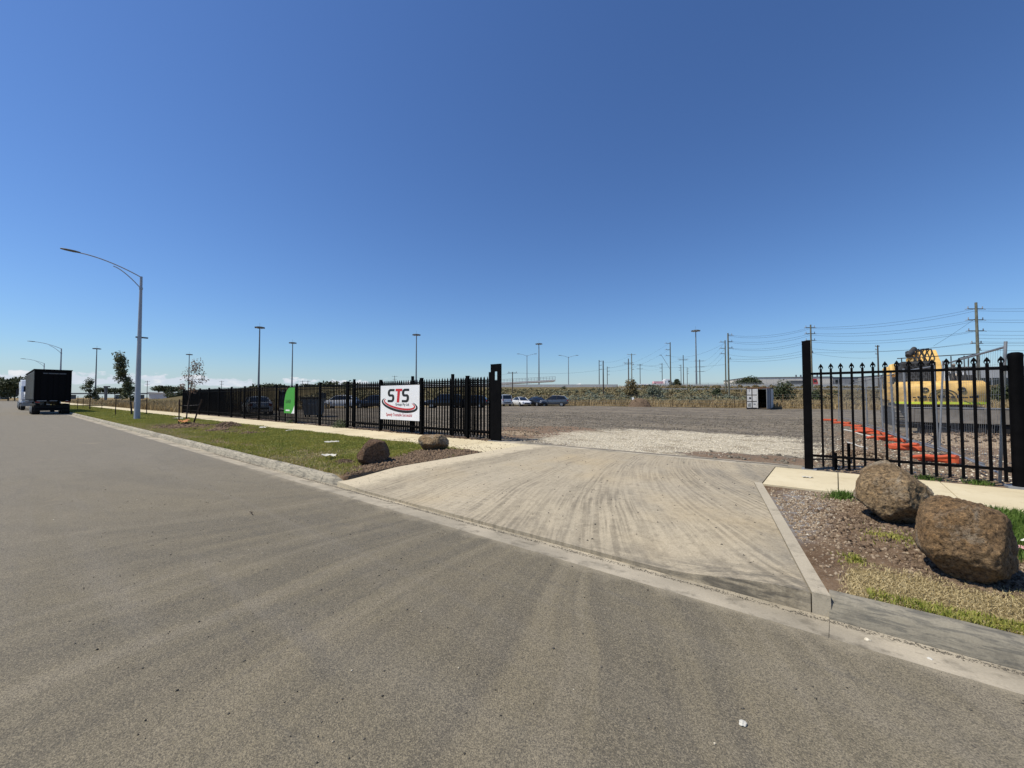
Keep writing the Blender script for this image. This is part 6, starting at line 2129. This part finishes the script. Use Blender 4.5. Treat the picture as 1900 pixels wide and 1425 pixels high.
# green fringe along the back of the right kerb
P = scatter(9000, .15, 5, Y_BACK + .002, Y_BACK + .16, lambda X, Y: .35 + .65 * (vnoise2(X, Y, 2.5, 2) > -.2), right_z)
stuff('grass', blades('grass', P, .025 + .04 * nrs.rand(len(P)), .006 + .004 * nrs.rand(len(P)), M['green_blade'], 1.1), 'thin green fringe of grass along the right kerb', 'grass')
def tuft(label, x, y, n, r, h, mat='fresh_blade', zf=right_z):
    a = nrs.rand(n) * 6.28; rr = np.abs(nrs.randn(n)) * r * .5
    X = x + rr * np.cos(a); Y = y + rr * np.sin(a)
    P = np.stack([X, Y, zf(X, Y) - .005], 1)
    t = thing('grass_tuft', label, 'grass tuft', (x, y, float(zf(np.array([x]), np.array([y]))[0])))
    P -= np.array(t.location)
    o = link('blades', blades('blades', P, h * (.5 + .6 * nrs.rand(n)), .007 + .006 * nrs.rand(n), M[mat], 1.0), t)
    o['kind'] = 'stuff'
    return t
tuft('bright green grass tuft against the left side of the tan boulder', .03, 7.45, 420, .22, .13)
tuft('small green tuft where the two right boulders meet', .42, 5.75, 500, .30, .06, 'green_blade')
tuft('green weedy tuft at the foot of the reddish boulder', 1.28, 4.60, 420, .22, .07, 'green_blade')
tuft('small weed on the dirt edge near the driveway corner', .10, 4.78, 220, .12, .05, 'green_blade')
yz_ = lambda X, Y: np.full_like(X, .19)
tuft('green weed under the spear fence beside the round post', 1.78, 9.92, 300, .20, .10, 'fresh_blade', yz_)
tuft('low green weed under the middle of the spear fence', 1.20, 9.98, 260, .22, .08, 'fresh_blade', yz_)
def weed(label, x, y, r, h, n):
    d = nrs.randn(n, 3); d /= np.linalg.norm(d, axis=1)[:, None]; d[:, 2] = np.abs(d[:, 2])
    P = d * (nrs.rand(n) ** .5)[:, None] * np.array([r, r, h])
    t = thing('weed', label, 'weed', (x, y, .2))
    V, F = leaf_quads(P, d + nrs.randn(n, 3) * .5, .02 + .025 * nrs.rand(n), .5)
    o = link('foliage', np_mesh('foliage', V, F, M['weed_leaf']), t)
    o['kind'] = 'stuff'
    return t
weed('grey green weed growing at the fence foot left of the STS sign', -18.0, 9.74, .45, .42, 420)
weed('small weed at the fence foot under the green lease board', -23.4, 9.76, .3, .2, 160)

# paddock and back strip: tall dry grass
def pad_keep(X, Y): return .55 + .45 * (vnoise2(X, Y, .2, 4) > -.2)
P = scatter(26000, -90, -46.8, 9.9, 24, pad_keep, field_z)
P = np.concatenate([P, scatter(24000, -190, -60, 10, 70, pad_keep, field_z)])
stuff('dry_grass', blades('dry_grass', P, .40 + .7 * nrs.rand(len(P)) ** 2, .05 + .05 * nrs.rand(len(P)), M['dry_blade'], .7), 'tall dry grass filling the vacant paddock', 'grass')
P = scatter(26000, -62, 60, 59.2, 68, lambda X, Y: .4 + .6 * (vnoise2(X, Y, .25, 7) > -.3), strip_z)
stuff('dry_grass', blades('dry_grass', P, .35 + .65 * nrs.rand(len(P)), .05 + .06 * nrs.rand(len(P)), M['dry_blade'], .6), 'golden dry grass along the far edge of the yard', 'grass')
P = scatter(22000, -50, 95, 66, 130, lambda X, Y: .5 + 0 * X, lambda X, Y: np.maximum(strip_z(X, Y), np.where(X * FH[0] + Y * FH[1] > 66, bank_h(X * FH[0] + Y * FH[1]), 0)))
stuff('dry_grass', blades('dry_grass', P, .4 + .6 * nrs.rand(len(P)), .08 + .08 * nrs.rand(len(P)), M['dry_blade'], .6), 'dry grass straggling up the foot of the bank', 'grass')
# dark weeds in the paddock
Ps = []
for i in range(46):
    x, y = rnd.uniform(-110, -47), rnd.uniform(10.5, 45)
    r = rnd.uniform(.3, .9)
    d = nrs.randn(60, 3) * .5
    d[:, 2] = np.abs(d[:, 2])
    Ps.append(d * r + np.array([x, y, .3]))
P = np.concatenate(Ps)
V, F = leaf_quads(P, nrs.randn(len(P), 3) + np.array([0, 0, .5]), .10 + .10 * nrs.rand(len(P)), .5)
stuff('weeds', np_mesh('weeds', V, F, M['scrub_brown']), 'dark dry weeds scattered through the paddock', 'weeds')

# ================================================================== stones, soil, pebbles
def wkeep(X, Y): return np.clip(white_m(X, Y) * 1.2 + .9 * vnoise2(X, Y, .5, 3) - .2, 0, 1)
P = scatter(22000, -9, .2, 10.2, 19, wkeep, yard_z)
stuff('crushed_rock', chips('crushed_rock', P, .008 + .022 * nrs.rand(len(P)) ** 2, M['white_stone'], .7), 'white crushed rock spread inside the gateway', 'gravel')
def dkeep(X, Y): return np.clip(1.0 - 1.6 * white_m(X, Y), 0, 1) * np.clip(1.4 - (Y - 10) / 22, .1, 1)
P = scatter(26000, -22, 2, 10.2, 34, dkeep, yard_z)
stuff('gravel', chips('gravel', P, .012 + .06 * nrs.rand(len(P)) ** 3, M['dark_stone'], .7), 'dark grey gravel over the yard', 'gravel')
P = scatter(15000, -.4, 7, 9.85, 22, lambda X, Y: np.clip(1.3 - (Y - 10) / 14, .15, 1) * (.35 + .65 * (vnoise2(X, Y, 1.2, 6) > -.15)), yard_z)
stuff('gravel', chips('gravel', P, .008 + .035 * nrs.rand(len(P)) ** 2.2, M['brown_stone'], .6), 'brown and cream rubble behind the spear fence', 'gravel')
P = scatter(4200, -.4, 7, 9.95, 18, lambda X, Y: np.clip(.9 - (Y - 10) / 12, .1, 1), yard_z)
stuff('gravel', chips('gravel', P, .010 + .03 * nrs.rand(len(P)) ** 2, M['white_stone'], .6), 'pale stones among the rubble behind the spear fence', 'gravel')
# soil clods on the verges
P = scatter(14000, -9.6, -7.22, 4.1, 7.75, lambda X, Y: np.clip(dirt_left(X, Y) * 1.4 - .35, 0, 1), left_z)
stuff('soil_clods', chips('soil_clods', P, .012 + .05 * nrs.rand(len(P)) ** 2.5, M['clod'], .8), 'dark clods of soil between the two left boulders', 'soil')
P = scatter(9000, -28, -16.5, 4.6, 7.7, lambda X, Y: np.clip(dirt_left(X, Y) * 1.4 - .45, 0, 1), left_z)
stuff('soil_clods', chips('soil_clods', P, .012 + .06 * nrs.rand(len(P)) ** 2.5, M['clod'], .8), 'brown soil spilled round the reddish sapling', 'soil')
P = scatter(17000, -.9, 1.6, 4.25, 7.8, lambda X, Y: np.clip(dirt_right(X, Y) * 1.2 - .25, 0, 1) * (.3 + .7 * (vnoise2(X, Y, 1.6, 9) > -.1)) * (X > xr_of(Y) + .05), right_z)
stuff('soil_clods', chips('soil_clods', P, .004 + .026 * nrs.rand(len(P)) ** 3, M['brown_stone'], .7), 'loose soil and small stones on the bare right verge', 'soil')
P = scatter(4500, -.3, .9, 4.9, 7.2, lambda X, Y: np.clip(dirt_right(X, Y), 0, 1) * np.exp(-((X - .25) / .4) ** 2 - ((Y - 6.1) / .8) ** 2), right_z)
stuff('soil_clods', chips('soil_clods', P, .006 + .04 * nrs.rand(len(P)) ** 3, M['clod'], .8), 'turned clods of earth beside the tan boulder', 'soil')
P = scatter(2600, -.9, .3, 5.0, 7.8, lambda X, Y: np.clip(grey_right(X, Y), 0, 1) * (X > xr_of(Y) + .05), right_z)
stuff('grey_gravel', chips('grey_gravel', P, .004 + .012 * nrs.rand(len(P)) ** 2, M['white_stone'], .6), 'fine grey gravel beside the driveway edge', 'gravel')
# earth banked against the foot of each boulder
for bx, by, br, lb_ in ((.815, 5.0, .34, 'crumbled earth banked round the foot of the reddish boulder'), (.49, 6.6, .36, 'crumbled earth banked round the foot of the tan boulder')):
    a = nrs.rand(2600) * 6.283; rr = br * (.55 + .65 * nrs.rand(2600) ** 1.5)
    X = bx + rr * np.cos(a); Y = by + rr * 1.05 * np.sin(a)
    Z = right_z(X, Y) + .03 * np.clip(1.1 - rr / br, 0, 1)
    stuff('soil_clods', chips('soil_clods', np.stack([X, Y, Z], 1), .006 + .026 * nrs.rand(2600) ** 2.5, M['clod'], .7), lb_, 'soil')
# gritty litter on the road, gutter and crossing
def road_keep(X, Y): return .35 + .65 * np.exp(-((X + 3) / 6) ** 2)
P = scatter(2400, -14, 2.5, .3, Y_LIP, road_keep, lambda X, Y: np.full_like(X, .002))
stuff('road_grit', chips('road_grit', P, .0015 + .0085 * nrs.rand(len(P)) ** 4, M['road_pebble'], .7), 'small dark stones scattered over the road', 'gravel')
P = scatter(60, -10, 2.0, .4, Y_LIP, lambda X, Y: np.ones_like(X), lambda X, Y: np.full_like(X, .003))
stuff('road_grit', chips('road_grit', P, .003 + .006 * nrs.rand(len(P)) ** 2, M['white_stone'], .7), 'small pale stones scattered over the road', 'gravel')
def gz(X, Y): return -.027 + 0 * X
P = scatter(60000, -14, 2.4, Y_FACE - .26, Y_FACE + .015, lambda X, Y: np.exp(-((Y - (Y_FACE - .04)) / .075) ** 2) * (.35 + .65 * (vnoise2(X, Y, .8, 3) > -.3)), gz)
stuff('gutter_silt', chips('gutter_silt', P, .002 + .008 * nrs.rand(len(P)) ** 3, M['silt'], .5), 'dark silt and grit lying in the gutter', 'soil')
P = scatter(700, -7, -.3, 4, 9.6, lambda X, Y: (X < xr_of(Y) - .05) * 1.0, drive_z)
stuff('driveway_grit', chips('driveway_grit', P, .004 + .014 * nrs.rand(len(P)) ** 3, M['road_pebble'], .6), 'small stones scattered on the driveway', 'gravel')
P = scatter(1500, -12, -7.0, Y_FP0 + .05, Y_FP1, lambda X, Y: np.exp(-((Y - (8.2 + (X + 9) * .05)) / .35) ** 2) * .8 + .12, lambda X, Y: .172 + (Y - Y_FP0) / (Y_FP1 - Y_FP0) * .026)
stuff('path_dirt', chips('path_dirt', P, .008 + .022 * nrs.rand(len(P)) ** 2, M['clod'], .4), 'dirt crumbs trodden over the left footpath', 'soil')
P = scatter(2600, -30, -8.6, Y_FP1 - .10, 10.0, lambda X, Y: .3 + .7 * (vnoise2(X, Y, 1.0, 3) > 0), lambda X, Y: np.full_like(X, .195))
stuff('soil_clods', chips('soil_clods', P, .015 + .045 * nrs.rand(len(P)) ** 2, M['clod'], .6), 'crumbled soil along the foot of the long fence', 'soil')

# one pale stone lying alone on the road
def stone(label, loc, r, mat, seed):
    bm = bmesh.new(); bmesh.ops.create_icosphere(bm, subdivisions=3, radius=r)
    for v in bm.verts:
        v.co *= 1 + .45 * mnoise.noise(v.co / r * 1.3 + Vector((seed, 0, 0))); v.co.z = max(v.co.z * .6 + r * .35, 0)
    me = bpy.data.meshes.new('stone'); bm.to_mesh(me); bm.free(); me.materials.append(mat)
    return prop(link('stone', me, None, loc), label, 'stone')
stone('chalky white stone lying alone on the asphalt', (-.39, 2.29, .001), .017, M['paper'], 1)
stone('white stone in the gutter below the right kerb', (.13, 3.62, -.02), .018, M['white_stone'], 4)
stone('yellowish stone in the gutter below the right kerb', (.42, 3.60, -.02), .016, M['paper'], 6)
def heap(name, label, loc, dims, mat, seed, clods=500):
    t = thing(name, label, 'soil heap', loc)
    xs = np.linspace(-1, 1, 34)
    me = grid_mesh('heap', xs, xs, lambda X, Y: np.maximum(0, (1 - X ** 2 - Y ** 2)) ** .8 * (1 + .25 * vnoise2(X, Y, 2.5, seed)) * dims[2] - .06 + .05 * dims[2] * vnoise2(X, Y, 9, seed), mat, warp=None)
    o = link('mound', me, t); o.scale = (dims[0], dims[1], 1)
    X = nrs.uniform(-.8, .8, clods); Y = nrs.uniform(-.8, .8, clods)
    Z = np.maximum(0, 1 - X ** 2 - Y ** 2) ** .8 * dims[2] - .04
    k = chips('clods', np.stack([X * dims[0], Y * dims[1], Z], 1), (.02 + .06 * nrs.rand(clods) ** 2) * min(1.0, dims[2] * 2), M['clod'], .8)
    c = link('clods', k, t); c['kind'] = 'stuff'
    return t
heap('soil_heap', 'brown heap of soil on the far side of the yard', (-22.6, 58.3, .22), (1.7, 1.2, 1.3), M['clod'], 3)
heap('soil_heap', 'dark lumpy turf heap on the verge right of the reddish sapling', (-21.8, 6.4, .16), (1.1, .6, .34), M['clod'], 5, 700)
heap('soil_heap', 'low brown crumbly heap left of the small dark boulder', (-8.55, 4.72, .13), (.42, .28, .13), M['clod'], 7, 300)
heap('soil_heap', 'low bank of soil in the yard behind the gate post', (-9.6, 12.4, .2), (1.3, .7, .15), M['brown_stone'], 8, 400)
heap('soil_heap', 'low mound of rubble behind the spear fence', (.35, 12.2, .2), (.7, .5, .22), M['brown_stone'], 9, 500)
heap('soil_heap', 'dirt mound in front of the trailer bed behind the spear fence', (3.4, 18.4, .2), (2.4, 1.3, .35), M['brown_stone'], 10, 700)
heap('soil_heap', 'small brown turf lump at the kerb edge below the reddish boulder', (1.42, 4.55, .12), (.22, .14, .10), M['clod'], 12, 300)

# ================================================================== litter
def sheet(label, loc, w, l, mat, seed, rz, name='paper_scrap', amp=.05):
    xs = np.linspace(-.5, .5, 14)
    me = grid_mesh(name, xs * w, xs * l, lambda X, Y: amp * (.6 + vnoise2(X / w * 1.0, Y / l * 1.0, 3.0, seed)) , mat, smooth=False)
    o = link(name, me, None, loc, (0, 0, rz))
    return prop(o, label, 'litter')
sheet('crumpled white cardboard beside the small dark boulder', (-9.25, 4.75, .22), .34, .17, M['paper'], 3, .5)
sheet('twisted white paper strip on the grass before the long fence', (-11.9, 6.15, .24), .42, .08, M['paper'], 5, .9)
sheet('white paper scrap on the soil right of the reddish sapling', (-20.0, 7.2, .24), .42, .2, M['paper'], 7, .2)
sheet('small white scrap on the soil near the footpath edge', (-17.6, 7.3, .22), .3, .18, M['paper'], 9, .8)
sheet('white scrap lying on the grass beyond the sapling', (-33.5, 7.0, .22), .6, .3, M['paper'], 11, .8)
sheet('crumpled white scrap on the footpath by the square gate post', (-.42, 8.85, .19), .16, .07, M['paper'], 4, .4, amp=.02)
sheet('pink and white crumpled cloth beside the reddish boulder', (1.52, 5.98, .17), .40, .24, M['pink_cloth'], 6, .3, 'cloth_scrap', .06)
sheet('white torn wrapper lying over the pink cloth', (1.46, 6.05, .235), .22, .16, M['paper'], 8, .9, 'wrapper', .04)
sg2 = sheet('orange brown crumpled bag at the foot of the reddish sapling', (-25.3, 5.55, .30), .5, .3, M['bag_orange'], 2, .4, 'crumpled_bag', .16)
def branch(label, a, b, r):
    a = Vector(a); b = Vector(b); d = b - a
    pts = [d * s + Vector((0.02 * math.sin(s * 9), .02 * math.cos(s * 7), .02 * math.sin(s * 5))) for s in (0, .25, .5, .75, 1)]
    o = MB().tube(pts, [r, r * .9, r * .8, r * .6, r * .3], 6).build('branch', M['bark'], None, a)
    return prop(o, label, 'branch')
branch('dark broken branch lying beside the pink cloth', (1.28, 5.55, .20), (2.1, 5.85, .20), .025)
branch('thin stick lying under the dark branch', (1.35, 5.35, .18), (2.2, 5.55, .17), .014)
branch('dry twig on the road near the left kerb', (-6.2, 2.1, .012), (-6.45, 2.2, .012), .006)
lb = thing('drain_hose', 'black hose loop lying on gravel inside the gate', 'hose', (-.15, 11.3, .23))
MB().tube([(.38 * math.cos(a) , .22 * math.sin(a), .02 + .02 * math.sin(3 * a)) for a in [R(200 + 200 * i / 14) for i in range(15)]], .02, 6).build('hose', M['rubber'], lb, smooth=True)

# ================================================================== wire fence behind the yard
wf = thing('wire_fence', 'thin wire fence with steel posts behind the far row of cars', 'fence', (-44, 58.6, .22))
for i in range(22):
    MB().tube([(i * 2.6, 0, 0), (i * 2.6, 0, 1.75)], .03, 6).build('post', M['stake_wood'] if i % 3 else M['timber'], wf)
mb = MB()
for z in (.3, .7, 1.1, 1.5, 1.7):
    mb.tube([(0, 0, z), (54.6, 0, z)], .006, 3, False)
mb.build('strand_wire', M['galv_dull'], wf, fix=False)
mk = thing('marker_post', 'small white marker post in the dry grass behind the yard', 'marker', (-24.9, 61.5, .4))
MB().box((0, 0, .6), (.12, .05, 1.2)).build('post', M['paint_white'], mk)
MB().box((0, -.04, 1.0), (.34, .03, .40)).build('plate', M['paint_white'], mk)
rw = thing('retaining_rail', 'pale guard rail line running along the scrubby bank', 'guard rail', (*cf(100, 34), bank_h(100)), R(YAW))
MB().box((28, 0, .75), (70, .10, .18)).build('rail', M['far_concrete'], rw)
for i in range(15):
    MB().box((-6 + i * 4.8, .1, .35), (.12, .12, .9)).build('post', M['galv_dull'], rw)
